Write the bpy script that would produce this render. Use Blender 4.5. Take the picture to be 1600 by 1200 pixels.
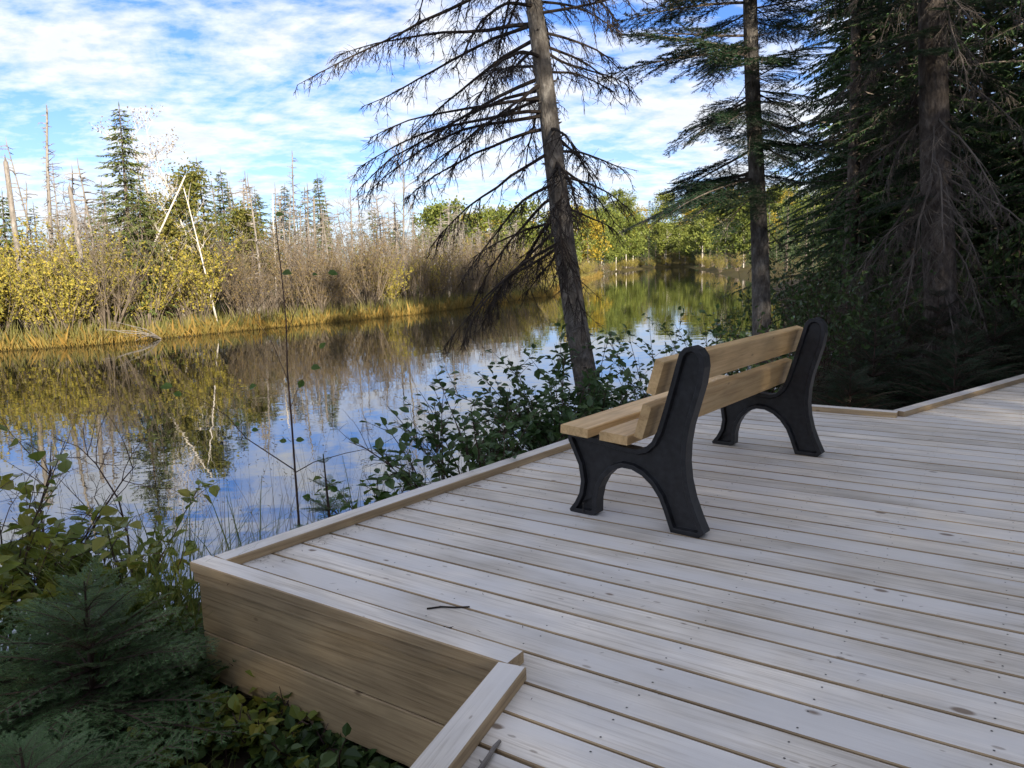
import bpy, math, random
import numpy as np
from mathutils import Matrix, Vector

# ------------------------------------------------------------------ camera, sky, sun, exposure
for o in list(bpy.data.objects): bpy.data.objects.remove(o)
scene = bpy.context.scene
COL = scene.collection
CAM_H = 1.17
cam = bpy.data.cameras.new('camera')
cam.sensor_width = 36.0; cam.lens = 1202/1600*36.0
cam.clip_start = 0.05; cam.clip_end = 3000
camo = bpy.data.objects.new('camera', cam); COL.objects.link(camo)
camo.matrix_world = Matrix.Translation((0,0,CAM_H)) @ Matrix.Rotation(math.radians(90-8.9),4,'X') @ Matrix.Rotation(math.radians(-1.5),4,'Z')
scene.camera = camo
SUN_EL, SUN_AZ = math.radians(18), math.atan2(0.38,-0.925)     # azimuth measured from +Y towards +X
sd = Vector((math.sin(SUN_AZ)*math.cos(SUN_EL), math.cos(SUN_AZ)*math.cos(SUN_EL), math.sin(SUN_EL)))
sun = bpy.data.lights.new('sun','SUN'); sun.energy = 2.25; sun.angle = math.radians(0.6); sun.color = (1.0,0.90,0.74)
suno = bpy.data.objects.new('sun', sun); COL.objects.link(suno)
suno.rotation_euler = (-sd).to_track_quat('-Z','Y').to_euler(); suno.location = (20,-20,30)
scene.view_settings.view_transform = 'Standard'; scene.view_settings.look = 'None'
scene.view_settings.exposure = 2.7; scene.view_settings.gamma = 1.0

world = bpy.data.worlds.new('World'); scene.world = world; world.use_nodes = True
def build_world():
    nt = world.node_tree; N = nt.nodes; L = nt.links; N.clear()
    out = N.new('ShaderNodeOutputWorld'); bg = N.new('ShaderNodeBackground'); bg.inputs[1].default_value = 0.075
    sky = N.new('ShaderNodeTexSky'); sky.sky_type = 'NISHITA'; sky.sun_disc = False
    sky.sun_elevation = SUN_EL; sky.sun_rotation = SUN_AZ; sky.air_density = 1.0; sky.dust_density = 0.2; sky.ozone_density = 2.0
    tc = N.new('ShaderNodeTexCoord'); sep = N.new('ShaderNodeSeparateXYZ'); L.new(tc.outputs['Generated'], sep.inputs[0])
    zz = N.new('ShaderNodeMath'); zz.operation='MAXIMUM'; L.new(sep.outputs[2], zz.inputs[0]); zz.inputs[1].default_value = 0.0
    za = N.new('ShaderNodeMath'); za.operation='ADD'; L.new(zz.outputs[0], za.inputs[0]); za.inputs[1].default_value = 0.20
    dx = N.new('ShaderNodeMath'); dx.operation='DIVIDE'; L.new(sep.outputs[0], dx.inputs[0]); L.new(za.outputs[0], dx.inputs[1])
    dy = N.new('ShaderNodeMath'); dy.operation='DIVIDE'; L.new(sep.outputs[1], dy.inputs[0]); L.new(za.outputs[0], dy.inputs[1])
    cb = N.new('ShaderNodeCombineXYZ'); L.new(dx.outputs[0], cb.inputs[0]); L.new(dy.outputs[0], cb.inputs[1])
    mp = N.new('ShaderNodeMapping'); mp.inputs['Rotation'].default_value = (0,0,math.radians(-24)); mp.inputs['Scale'].default_value = (0.95,1.25,1)
    L.new(cb.outputs[0], mp.inputs[0])
    n1 = N.new('ShaderNodeTexNoise'); n1.inputs['Scale'].default_value = 1.7; n1.inputs['Detail'].default_value = 10; n1.inputs['Roughness'].default_value = 0.62; n1.inputs['Distortion'].default_value = 0.7
    L.new(mp.outputs[0], n1.inputs[0])
    n2 = N.new('ShaderNodeTexNoise'); n2.inputs['Scale'].default_value = 8.5; n2.inputs['Detail'].default_value = 6; n2.inputs['Roughness'].default_value = 0.6
    L.new(mp.outputs[0], n2.inputs[0])
    mx = N.new('ShaderNodeMix'); mx.data_type='FLOAT'; mx.inputs[0].default_value = 0.36
    L.new(n1.outputs[0], mx.inputs[2]); L.new(n2.outputs[0], mx.inputs[3])
    cr = N.new('ShaderNodeValToRGB'); cr.color_ramp.elements[0].position = 0.40; cr.color_ramp.elements[1].position = 0.56
    cr.color_ramp.elements[0].color = (0,0,0,1); cr.color_ramp.elements[1].color = (0.93,0.93,0.93,1)
    L.new(mx.outputs[0], cr.inputs[0])
    # thin white veil towards the horizon
    hz = N.new('ShaderNodeMapRange'); hz.inputs[1].default_value = 0.0; hz.inputs[2].default_value = 0.22; hz.inputs[3].default_value = 0.35; hz.inputs[4].default_value = 0.0
    L.new(zz.outputs[0], hz.inputs[0])
    mxx = N.new('ShaderNodeMath'); mxx.operation='MAXIMUM'; L.new(cr.outputs[0], mxx.inputs[0]); L.new(hz.outputs[0], mxx.inputs[1])
    # cloud brightness: soft grey undersides
    cr2 = N.new('ShaderNodeValToRGB'); cr2.color_ramp.elements[0].position = 0.35; cr2.color_ramp.elements[1].position = 0.7
    cr2.color_ramp.elements[0].color = (2.6,2.65,2.74,1); cr2.color_ramp.elements[1].color = (1.9,1.95,2.06,1)
    L.new(n1.outputs[0], cr2.inputs[0])
    mix = N.new('ShaderNodeMix'); mix.data_type='RGBA'
    tint = N.new('ShaderNodeMix'); tint.data_type='RGBA'; tint.blend_type='MULTIPLY'; tint.inputs[0].default_value = 1.0; tint.inputs[7].default_value = (0.19,0.265,0.45,1)
    L.new(sky.outputs[0], tint.inputs[6]); L.new(mxx.outputs[0], mix.inputs[0]); L.new(tint.outputs[2], mix.inputs[6]); L.new(cr2.outputs[0], mix.inputs[7])
    L.new(mix.outputs[2], bg.inputs[0]); L.new(bg.outputs[0], out.inputs[0])
build_world()

# ------------------------------------------------------------------ helpers
R = math.radians
def rng(seed): return np.random.default_rng(seed)
def nrm(v):
    v = np.asarray(v, float); return v/(np.linalg.norm(v, axis=-1, keepdims=True)+1e-12)
class MB:
    """collects vertices and faces, then builds ONE mesh object"""
    def __init__(s): s.V=[]; s.F=[]; s.n=0
    def add(s, V, F, mat=0):
        V=np.asarray(V,float).reshape(-1,3); F=np.asarray(F,int)
        if len(F)==0: return
        s.V.append(V); s.F.append((F+s.n, mat)); s.n+=len(V)
    def tube(s, P, rad, n=4, mat=0, cap=True):
        P=np.asarray(P,float); k=len(P); rad=np.broadcast_to(np.asarray(rad,float),(k,))
        T=np.empty_like(P); T[1:-1]=P[2:]-P[:-2]; T[0]=P[1]-P[0]; T[-1]=P[-1]-P[-2]; T=nrm(T)
        ref=np.array([0,0,1.0]) if abs(T[0][2])<.9 else np.array([1.0,0,0])
        A=nrm(np.cross(T,ref)); B=np.cross(T,A)
        a=np.arange(n)*2*math.pi/n
        V=(P[:,None,:]+rad[:,None,None]*(np.cos(a)[None,:,None]*A[:,None,:]+np.sin(a)[None,:,None]*B[:,None,:])).reshape(-1,3)
        i=np.arange(k-1)[:,None]*n; j=np.arange(n)[None,:]; j2=(j+1)%n
        F=np.stack([i+j,i+j2,i+n+j2,i+n+j],-1).reshape(-1,4)
        s.add(V,F,mat)
        if cap and n>=4:
            c=np.arange(n)+s.n-n
            s.F.append((c[None,:], mat)); s.F.append(((np.arange(n)[::-1]+s.n-k*n)[None,:], mat))
    def leaves(s, C, D, U, Ln, W, mat=0, fold=.25, fine=False):
        """C base points, D growth directions, U rough up vectors, length and width per leaf"""
        C=np.asarray(C,float).reshape(-1,3); m=len(C)
        if m==0: return
        D=nrm(np.broadcast_to(D,(m,3))); Sd=nrm(np.cross(D,np.broadcast_to(U,(m,3))+1e-4)); Up=np.cross(Sd,D)
        Ln=np.broadcast_to(Ln,(m,))[:,None]; W=np.broadcast_to(W,(m,))[:,None]
        if not fine:
            V=np.stack([C, C+D*Ln*.45+Sd*W*.5+Up*W*fold*.5, C+D*Ln, C+D*Ln*.45-Sd*W*.5+Up*W*fold*.5],1).reshape(-1,3)
            i=np.arange(m)[:,None]*4
            s.add(V, i+np.array([[0,1,2,3]]), mat)
        else:
            z=Up*W*fold*.5
            V=np.stack([C, C+D*Ln*.22+Sd*W*.42+z, C+D*Ln*.55+Sd*W*.5+z, C+D*Ln*.85+Sd*W*.2+z*.3-Up*Ln*.05, C+D*Ln-Up*Ln*.10,
                        C+D*Ln*.85-Sd*W*.2+z*.3-Up*Ln*.05, C+D*Ln*.55-Sd*W*.5+z, C+D*Ln*.22-Sd*W*.42+z],1).reshape(-1,3)
            i=np.arange(m)[:,None]*8
            s.add(V, np.concatenate([i+np.array([[0,1,2,3]]), i+np.array([[0,3,4,5]]), i+np.array([[0,5,6,7]])]), mat)
    def mesh(s, name, mats, smooth=False):
        me=bpy.data.meshes.new(name)
        if s.V:
            V=np.concatenate(s.V); me.vertices.add(len(V)); me.vertices.foreach_set('co', V.ravel())
            nl=sum(F.size for F,_ in s.F); npoly=sum(len(F) for F,_ in s.F)
            me.loops.add(nl); me.polygons.add(npoly)
            me.loops.foreach_set('vertex_index', np.concatenate([F.ravel() for F,_ in s.F]))
            tot=np.concatenate([np.full(len(F),F.shape[1]) for F,_ in s.F]); st=np.concatenate([[0],np.cumsum(tot)[:-1]])
            me.polygons.foreach_set('loop_start', st); me.polygons.foreach_set('loop_total', tot)
            me.polygons.foreach_set('material_index', np.concatenate([np.full(len(F),m) for F,m in s.F]))
            me.polygons.foreach_set('use_smooth', np.full(npoly,bool(smooth)))
            me.update(calc_edges=True); me.validate()
        for m in (mats if isinstance(mats,(list,tuple)) else [mats]): me.materials.append(m)
        return me
    def build(s, name, mats, parent=None, smooth=False):
        return link(name, s.mesh(name, mats, smooth), parent)
def link(name, me, parent=None, loc=None, rot=None, scale=None):
    o=bpy.data.objects.new(name, me); COL.objects.link(o)
    if parent is not None: o.parent=parent
    if loc is not None: o.location=loc
    if rot is not None: o.rotation_euler=rot
    if scale is not None: o.scale=(scale,)*3 if np.isscalar(scale) else scale
    return o
def tag(o, label, cat, group=None):
    o['label']=label; o['category']=cat
    if group: o['group']=group
    return o
def thing(name, label, cat, loc=(0,0,0), rotz=0, group=None, scale=None):
    return tag(link(name, None, None, loc, (0,0,rotz), scale), label, cat, group)
def at(u, v, Y):
    """point at depth Y seen near (u,v) of the 1600x1200 photograph: used to measure positions"""
    p,r=R(8.9),R(-1.5); x=(u-800)/1202; y=(v-600)/1202
    x,y=math.cos(r)*x+math.sin(r)*y, -math.sin(r)*x+math.cos(r)*y
    d=np.array([x, math.cos(p)-y*math.sin(p), -math.sin(p)-y*math.cos(p)])
    return d*(Y/d[1])+np.array([0,0,CAM_H])

# ------------------------------------------------------------------ materials
def mat_new(name):
    m=bpy.data.materials.new(name); m.use_nodes=True
    nt=m.node_tree; b=nt.nodes['Principled BSDF']; return m,nt,nt.nodes,nt.links,b
def ramp(N, stops):
    c=N.new('ShaderNodeValToRGB'); e=c.color_ramp.elements
    while len(e)<len(stops): e.new(0.5)
    for i,(p,col) in enumerate(stops): e[i].position=p; e[i].color=(*col,1)
    return c
def foliage(name, cols, rough=.55, transl=.3, spec=.25):
    """per-leaf colour variation, part of the light passes through the leaf"""
    m,nt,N,L,b=mat_new(name)
    g=N.new('ShaderNodeNewGeometry'); k=len(cols)
    c=ramp(N,[(i/(k-1) if k>1 else 0,col) for i,col in enumerate(cols)])
    oi=N.new('ShaderNodeObjectInfo'); a=N.new('ShaderNodeMath'); a.operation='MULTIPLY_ADD'; a.inputs[1].default_value=.25
    L.new(oi.outputs['Random'],a.inputs[0]); sb=N.new('ShaderNodeMath'); sb.operation='MULTIPLY'; sb.inputs[1].default_value=.75
    L.new(g.outputs['Random Per Island'],sb.inputs[0]); L.new(sb.outputs[0],a.inputs[2]); L.new(a.outputs[0],c.inputs[0])
    b.inputs['Roughness'].default_value=rough; b.inputs['Specular IOR Level'].default_value=spec
    L.new(c.outputs[0],b.inputs['Base Color'])
    t=N.new('ShaderNodeBsdfTranslucent'); L.new(c.outputs[0],t.inputs[0])
    mx=N.new('ShaderNodeMixShader'); mx.inputs[0].default_value=transl
    L.new(b.outputs[0],mx.inputs[1]); L.new(t.outputs[0],mx.inputs[2]); L.new(mx.outputs[0],N['Material Output'].inputs[0])
    return m
def bark(name, c1, c2, c3, scale=14, bump=.5):
    m,nt,N,L,b=mat_new(name)
    tc=N.new('ShaderNodeTexCoord'); mp=N.new('ShaderNodeMapping'); mp.inputs['Scale'].default_value=(1,1,.45); L.new(tc.outputs['Object'],mp.inputs[0])
    n=N.new('ShaderNodeTexNoise'); n.inputs['Scale'].default_value=scale; n.inputs['Detail'].default_value=8; n.inputs['Roughness'].default_value=.7; L.new(mp.outputs[0],n.inputs[0])
    c=ramp(N,[(.32,c1),(.52,c2),(.72,c3)]); L.new(n.outputs[0],c.inputs[0]); L.new(c.outputs[0],b.inputs['Base Color'])
    v=N.new('ShaderNodeTexVoronoi'); v.inputs['Scale'].default_value=scale*2.2; L.new(mp.outputs[0],v.inputs[0])
    ad=N.new('ShaderNodeMath'); ad.operation='ADD'; L.new(n.outputs[0],ad.inputs[0]); L.new(v.outputs[0],ad.inputs[1])
    bp=N.new('ShaderNodeBump'); bp.inputs['Strength'].default_value=bump; bp.inputs['Distance'].default_value=.02; L.new(ad.outputs[0],bp.inputs['Height']); L.new(bp.outputs[0],b.inputs['Normal'])
    b.inputs['Roughness'].default_value=.9; b.inputs['Specular IOR Level'].default_value=.15
    return m
def wood(name, light, mid, dark, knots=True, rough=.6, grey=None, grain=46):
    """timber with grain along local X, knots and a different tone for every board"""
    m,nt,N,L,b=mat_new(name)
    tc=N.new('ShaderNodeTexCoord'); oi=N.new('ShaderNodeObjectInfo')
    off=N.new('ShaderNodeVectorMath'); off.operation='MULTIPLY_ADD'; 
    cmb=N.new('ShaderNodeCombineXYZ'); 
    for i in range(3): L.new(oi.outputs['Random'],cmb.inputs[i])
    L.new(cmb.outputs[0],off.inputs[0]); off.inputs[1].default_value=(37,11,5); L.new(tc.outputs['Object'],off.inputs[2])
    mp=N.new('ShaderNodeMapping'); mp.inputs['Scale'].default_value=(2.6,grain*1.9,grain*1.9); L.new(off.outputs[0],mp.inputs[0])
    n=N.new('ShaderNodeTexNoise'); n.inputs['Scale'].default_value=1; n.inputs['Detail'].default_value=6; n.inputs['Roughness'].default_value=.65; n.inputs['Distortion'].default_value=.6; L.new(mp.outputs[0],n.inputs[0])
    c=ramp(N,[(.30,dark),(.48,mid),(.66,light)]); L.new(n.outputs[0],c.inputs[0])
    # broad stains
    mp2=N.new('ShaderNodeMapping'); mp2.inputs['Scale'].default_value=(3.6,9,9); L.new(off.outputs[0],mp2.inputs[0])
    n2=N.new('ShaderNodeTexNoise'); n2.inputs['Scale'].default_value=1; n2.inputs['Detail'].default_value=5; L.new(mp2.outputs[0],n2.inputs[0])
    mr=N.new('ShaderNodeMapRange'); mr.inputs[1].default_value=.3; mr.inputs[2].default_value=.7; mr.inputs[3].default_value=.76; mr.inputs[4].default_value=1.12; L.new(n2.outputs[0],mr.inputs[0])
    vr=N.new('ShaderNodeMapRange'); vr.inputs[3].default_value=.80; vr.inputs[4].default_value=1.10; L.new(oi.outputs['Random'],vr.inputs[0])
    ml=N.new('ShaderNodeMath'); ml.operation='MULTIPLY'; L.new(mr.outputs[0],ml.inputs[0]); L.new(vr.outputs[0],ml.inputs[1])
    mu=N.new('ShaderNodeVectorMath'); mu.operation='SCALE'; L.new(c.outputs[0],mu.inputs[0]); L.new(ml.outputs[0],mu.inputs['Scale'])
    last=mu.outputs[0]
    if grey:
        n3=N.new('ShaderNodeTexNoise'); n3.inputs['Scale'].default_value=1; n3.inputs['Detail'].default_value=4
        mp3=N.new('ShaderNodeMapping'); mp3.inputs['Scale'].default_value=(1.6,4,4); mp3.inputs['Location'].default_value=(5,3,1); L.new(off.outputs[0],mp3.inputs[0]); L.new(mp3.outputs[0],n3.inputs[0])
        gr=N.new('ShaderNodeMapRange'); gr.inputs[1].default_value=.42; gr.inputs[2].default_value=.62; gr.inputs[3].default_value=0; gr.inputs[4].default_value=.75; L.new(n3.outputs[0],gr.inputs[0])
        gm=N.new('ShaderNodeMix'); gm.data_type='RGBA'; gm.blend_type='MIX'; L.new(gr.outputs[0],gm.inputs[0]); L.new(last,gm.inputs[6]); gm.inputs[7].default_value=(*grey,1); last=gm.outputs[2]
    if knots:
        mk=N.new('ShaderNodeMapping'); mk.inputs['Scale'].default_value=(6.5,13,13); L.new(off.outputs[0],mk.inputs[0])
        vo=N.new('ShaderNodeTexVoronoi'); vo.inputs['Scale'].default_value=1; L.new(mk.outputs[0],vo.inputs[0])
        sp=N.new('ShaderNodeSeparateColor'); L.new(vo.outputs['Color'],sp.inputs[0])
        sz=N.new('ShaderNodeMapRange'); sz.inputs[1].default_value=.78; sz.inputs[2].default_value=1; sz.inputs[3].default_value=0; sz.inputs[4].default_value=.20; L.new(sp.outputs[0],sz.inputs[0])
        df=N.new('ShaderNodeMath'); df.operation='SUBTRACT'; L.new(sz.outputs[0],df.inputs[0]); L.new(vo.outputs['Distance'],df.inputs[1])
        kr=N.new('ShaderNodeMapRange'); kr.inputs[1].default_value=-.03; kr.inputs[2].default_value=.05; kr.inputs[3].default_value=0; kr.inputs[4].default_value=.92; L.new(df.outputs[0],kr.inputs[0])
        km=N.new('ShaderNodeMix'); km.data_type='RGBA'; L.new(kr.outputs[0],km.inputs[0]); L.new(last,km.inputs[6]); km.inputs[7].default_value=(dark[0]*.42,dark[1]*.36,dark[2]*.32,1); last=km.outputs[2]
    # small dark specks and checks
    ms=N.new('ShaderNodeMapping'); ms.inputs['Scale'].default_value=(16,42,42); L.new(off.outputs[0],ms.inputs[0])
    vs=N.new('ShaderNodeTexVoronoi'); vs.inputs['Scale'].default_value=1; L.new(ms.outputs[0],vs.inputs[0])
    ss=N.new('ShaderNodeSeparateColor'); L.new(vs.outputs['Color'],ss.inputs[0])
    s1=N.new('ShaderNodeMapRange'); s1.inputs[1].default_value=.90; s1.inputs[2].default_value=1; s1.inputs[3].default_value=0; s1.inputs[4].default_value=.30; L.new(ss.outputs[1],s1.inputs[0])
    s2=N.new('ShaderNodeMath'); s2.operation='SUBTRACT'; L.new(s1.outputs[0],s2.inputs[0]); L.new(vs.outputs['Distance'],s2.inputs[1])
    s3=N.new('ShaderNodeMapRange'); s3.inputs[1].default_value=0; s3.inputs[2].default_value=.08; s3.inputs[3].default_value=0; s3.inputs[4].default_value=.6; L.new(s2.outputs[0],s3.inputs[0])
    sm=N.new('ShaderNodeMix'); sm.data_type='RGBA'; L.new(s3.outputs[0],sm.inputs[0]); L.new(last,sm.inputs[6]); sm.inputs[7].default_value=(dark[0]*.5,dark[1]*.45,dark[2]*.42,1); last=sm.outputs[2]
    L.new(last,b.inputs['Base Color'])
    bp=N.new('ShaderNodeBump'); bp.inputs['Strength'].default_value=.25; bp.inputs['Distance'].default_value=.004; L.new(n.outputs[0],bp.inputs['Height']); L.new(bp.outputs[0],b.inputs['Normal'])
    b.inputs['Roughness'].default_value=rough; b.inputs['Specular IOR Level'].default_value=.3
    return m
def plain(name, col, rough=.6, spec=.4, noise=.0, nscale=20):
    m,nt,N,L,b=mat_new(name)
    b.inputs['Roughness'].default_value=rough; b.inputs['Specular IOR Level'].default_value=spec
    n=N.new('ShaderNodeTexNoise'); n.inputs['Scale'].default_value=nscale; n.inputs['Detail'].default_value=5
    tc=N.new('ShaderNodeTexCoord'); L.new(tc.outputs['Object'],n.inputs[0])
    c=ramp(N,[(.3,tuple(x*(1-noise) for x in col)),(.7,tuple(x*(1+noise) for x in col))]); L.new(n.outputs[0],c.inputs[0]); L.new(c.outputs[0],b.inputs['Base Color'])
    return m
M={}
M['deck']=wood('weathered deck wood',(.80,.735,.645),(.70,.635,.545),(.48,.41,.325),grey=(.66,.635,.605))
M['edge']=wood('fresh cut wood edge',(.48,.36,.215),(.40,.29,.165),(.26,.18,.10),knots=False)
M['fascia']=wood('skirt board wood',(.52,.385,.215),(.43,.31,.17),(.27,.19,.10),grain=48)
M['bench']=wood('oiled bench wood',(.72,.50,.25),(.64,.42,.195),(.48,.295,.125),rough=.5,grain=26)
M['plastic']=plain('black recycled plastic',(.013,.013,.015),.46,.45,.55,35)
M['steel']=plain('dark nail steel',(.05,.045,.04),.5,.5)
M['bark_lean']=bark('grey flaky bark',(.05,.043,.038),(.13,.115,.10),(.30,.28,.25),16,.8)
M['bark_dark']=bark('brown grey bark',(.05,.04,.033),(.12,.098,.082),(.23,.20,.175),12,.8)
M['twig_dark']=plain('dark dead twig',(.040,.032,.027),.9,.1,.5,9)
M['twig_grey']=plain('grey brown dead twig',(.125,.106,.09),.9,.1,.4,6)
M['snag']=bark('bleached dead wood',(.09,.08,.070),(.18,.16,.14),(.28,.255,.23),9,.6)
M['birch']=bark('white birch bark',(.20,.18,.15),(.46,.42,.37),(.58,.54,.49),7,.2)
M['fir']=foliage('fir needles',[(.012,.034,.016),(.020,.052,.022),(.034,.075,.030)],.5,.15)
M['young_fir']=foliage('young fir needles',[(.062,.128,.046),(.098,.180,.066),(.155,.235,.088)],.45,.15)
M['forest']=foliage('forest spruce needles',[(.026,.055,.019),(.046,.088,.029),(.075,.115,.040)],.6,.15)
M['spruce_sun']=foliage('bank spruce needles',[(.050,.070,.020),(.088,.115,.030),(.14,.155,.045)],.6,.2)
M['slope_spruce']=foliage('slope spruce needles',[(.026,.048,.018),(.042,.070,.024),(.065,.092,.032)],.6,.15)
M['olive']=foliage('yellow olive leaves',[(.13,.135,.022),(.24,.215,.035),(.36,.28,.045),(.17,.185,.032)],.6,.35)
M['brownleaf']=foliage('brown autumn leaves',[(.12,.08,.035),(.17,.12,.05),(.15,.13,.045)],.7,.3)
M['birchleaf']=foliage('green gold tree leaves',[(.075,.095,.020),(.14,.135,.028),(.20,.165,.035)],.6,.35)
M['aspen_green']=foliage('far green leaves',[(.075,.105,.020),(.13,.155,.030),(.18,.19,.036)],.6,.35)
M['aspen_gold']=foliage('far golden leaves',[(.19,.16,.025),(.29,.225,.03),(.36,.26,.03)],.6,.35)
M['alder']=foliage('dark alder leaves',[(.040,.080,.026),(.066,.120,.038),(.105,.160,.050)],.4,.3,.4)
M['under']=foliage('understory leaves',[(.036,.070,.020),(.062,.108,.030),(.105,.150,.042)],.45,.3,.4)
M['lightleaf']=foliage('yellow green leaves',[(.13,.18,.030),(.20,.24,.042),(.30,.26,.045)],.45,.4,.4)
M['sapleaf']=foliage('bright sapling leaves',[(.060,.13,.020),(.09,.16,.026),(.15,.17,.030)],.4,.45,.4)
M['grass']=foliage('green grass blades',[(.070,.11,.022),(.12,.155,.03),(.20,.19,.05)],.5,.35)
M['drygrass']=foliage('dry straw stems',[(.22,.165,.085),(.33,.26,.145),(.26,.17,.085)],.6,.3)
M['marsh']=foliage('orange marsh plants',[(.10,.095,.028),(.17,.125,.032),(.26,.16,.035),(.11,.115,.032)],.6,.35)
M['sedge']=foliage('olive sedge blades',[(.085,.095,.025),(.14,.13,.035),(.21,.17,.05)],.55,.3)
M['litter']=foliage('fallen leaves',[(.05,.028,.014),(.10,.055,.022),(.16,.11,.03)],.7,.1)
M['stem']=plain('red brown stems',(.075,.048,.038),.7,.2,.4,12)
M['shrubtwig']=plain('shrub twigs',(.125,.100,.076),.8,.15,.35,3)

# ------------------------------------------------------------------ terrain and water
WZ=-1.0
LAKE=np.array([(-30,-2),(-12,0.6),(-6,2.7),(-3.7,3.75),(-2.1,4.75),(-0.7,6.25),(0.9,7.75),(2.5,9.7),(5.0,14),(9,25),(13.4,38.5),(20.4,61),(29.3,107),(40,165),(50,222),(44,226),
  (31,184),(12.5,112.5),(5.5,70),(2.6,51),(-1.9,41),(-4.5,34.8),(-9.4,28.5),(-11.4,26),(-13.1,23.6),(-15.2,22.8),(-22,20.5),(-34,17),(-60,14),(-60,-12)],float)
def sdf(P):
    """distance to the lake shore, negative over water"""
    P=np.asarray(P,float); d=np.full(len(P),1e9); ins=np.zeros(len(P),bool); n=len(LAKE)
    for i in range(n):
        a=LAKE[i]; b=LAKE[(i+1)%n]; e=b-a; w=P-a
        t=np.clip((w@e)/(e@e),0,1); q=w-t[:,None]*e; d=np.minimum(d,np.hypot(q[:,0],q[:,1]))
        c=((a[1]>P[:,1])!=(b[1]>P[:,1])) & (P[:,0] < (b[0]-a[0])*(P[:,1]-a[1])/(b[1]-a[1]+1e-12)+a[0]); ins^=c
    return np.where(ins,-d,d)
def smooth(x,a,b):
    t=np.clip((x-a)/(b-a),0,1); return t*t*(3-2*t)
def height(P):
    P=np.asarray(P,float).reshape(-1,2); d=sdf(P); x,y=P[:,0],P[:,1]
    # our side of the water: right of / before the shore line
    left=smooth(y-0.0 - (14+1.6*(x+8)),-6,6)*(x<25)*(y>12)     # far (left) bank
    ours=WZ-.05+.50*smooth(d,0,1.1)+.35*smooth(d,1.5,9)+2.2*smooth(d,9,60)
    bank=WZ-.02+.16*smooth(d,0,2.5)+.25*smooth(d,3,20)+.3*smooth(d,20,80)
    hill=13*smooth(d,4,75)*smooth(y,150,235)*smooth(x/np.maximum(y,1),.0,.10)
    h=np.where(d<0, WZ-1.2*smooth(-d,0,4)-.02, ours*(1-left)+bank*left+hill)
    h+= np.where(d>1.2, .05*np.sin(x*2.1+1.3*y)*np.cos(1.7*y-.6*x),0)
    return h
def gz(x,y): return float(height([(x,y)])[0])
def make_ground():
    a=np.sinh(np.linspace(-1,1,211)*5.0)/np.sinh(5.0)
    xs=a*900; ys=a*900+5
    X,Y=np.meshgrid(xs,ys); P=np.stack([X.ravel(),Y.ravel()],1); Z=height(P)
    n=len(xs); i=np.arange(n-1)[:,None]*n+np.arange(n-1)[None,:]
    F=np.stack([i,i+1,i+n+1,i+n],-1).reshape(-1,4)
    mb=MB(); mb.add(np.column_stack([P,Z]),F)
    m,nt,N,L,b=mat_new('forest floor and marsh')
    at_=N.new('ShaderNodeAttribute'); at_.attribute_name='zone'
    tc=N.new('ShaderNodeTexCoord'); n1=N.new('ShaderNodeTexNoise'); n1.inputs['Scale'].default_value=3; n1.inputs['Detail'].default_value=9; L.new(tc.outputs['Object'],n1.inputs[0])
    c1=ramp(N,[(.3,(.018,.013,.009)),(.5,(.04,.028,.017)),(.72,(.035,.042,.016))]); L.new(n1.outputs[0],c1.inputs[0])
    c2=ramp(N,[(.3,(.05,.040,.016)),(.5,(.085,.065,.022)),(.7,(.06,.062,.02))]); L.new(n1.outputs[0],c2.inputs[0])
    mx=N.new('ShaderNodeMix'); mx.data_type='RGBA'; L.new(at_.outputs['Fac'],mx.inputs[0]); L.new(c1.outputs[0],mx.inputs[6]); L.new(c2.outputs[0],mx.inputs[7]); L.new(mx.outputs[2],b.inputs['Base Color'])
    bp=N.new('ShaderNodeBump'); bp.inputs['Strength'].default_value=.6; bp.inputs['Distance'].default_value=.05; L.new(n1.outputs[0],bp.inputs['Height']); L.new(bp.outputs[0],b.inputs['Normal'])
    b.inputs['Roughness'].default_value=.95; b.inputs['Specular IOR Level'].default_value=.1
    o=mb.build('ground',m,None,True); o['kind']='structure'
    z=((P[:,1]>12)&(P[:,1]-(14+1.6*(P[:,0]+8))>-2)).astype(float)
    A=o.data.attributes.new('zone','FLOAT','POINT'); A.data.foreach_set('value',z)
make_ground()
def make_water():
    mb=MB(); mb.add([(-300,-60,WZ),(300,-60,WZ),(300,400,WZ),(-300,400,WZ)],[[0,1,2,3]])
    m,nt,N,L,b=mat_new('still lake water')
    b.inputs['Base Color'].default_value=(.012,.014,.010,1); b.inputs['Roughness'].default_value=.015; b.inputs['IOR'].default_value=2.6; b.inputs['Specular IOR Level'].default_value=.75
    tc=N.new('ShaderNodeTexCoord'); n=N.new('ShaderNodeTexNoise'); n.inputs['Scale'].default_value=1.6; n.inputs['Detail'].default_value=3; L.new(tc.outputs['Object'],n.inputs[0])
    bp=N.new('ShaderNodeBump'); bp.inputs['Strength'].default_value=.035; bp.inputs['Distance'].default_value=.08; L.new(n.outputs[0],bp.inputs['Height']); L.new(bp.outputs[0],b.inputs['Normal'])
    mb.build('lake_water',m)['kind']='structure'
make_water()

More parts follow.
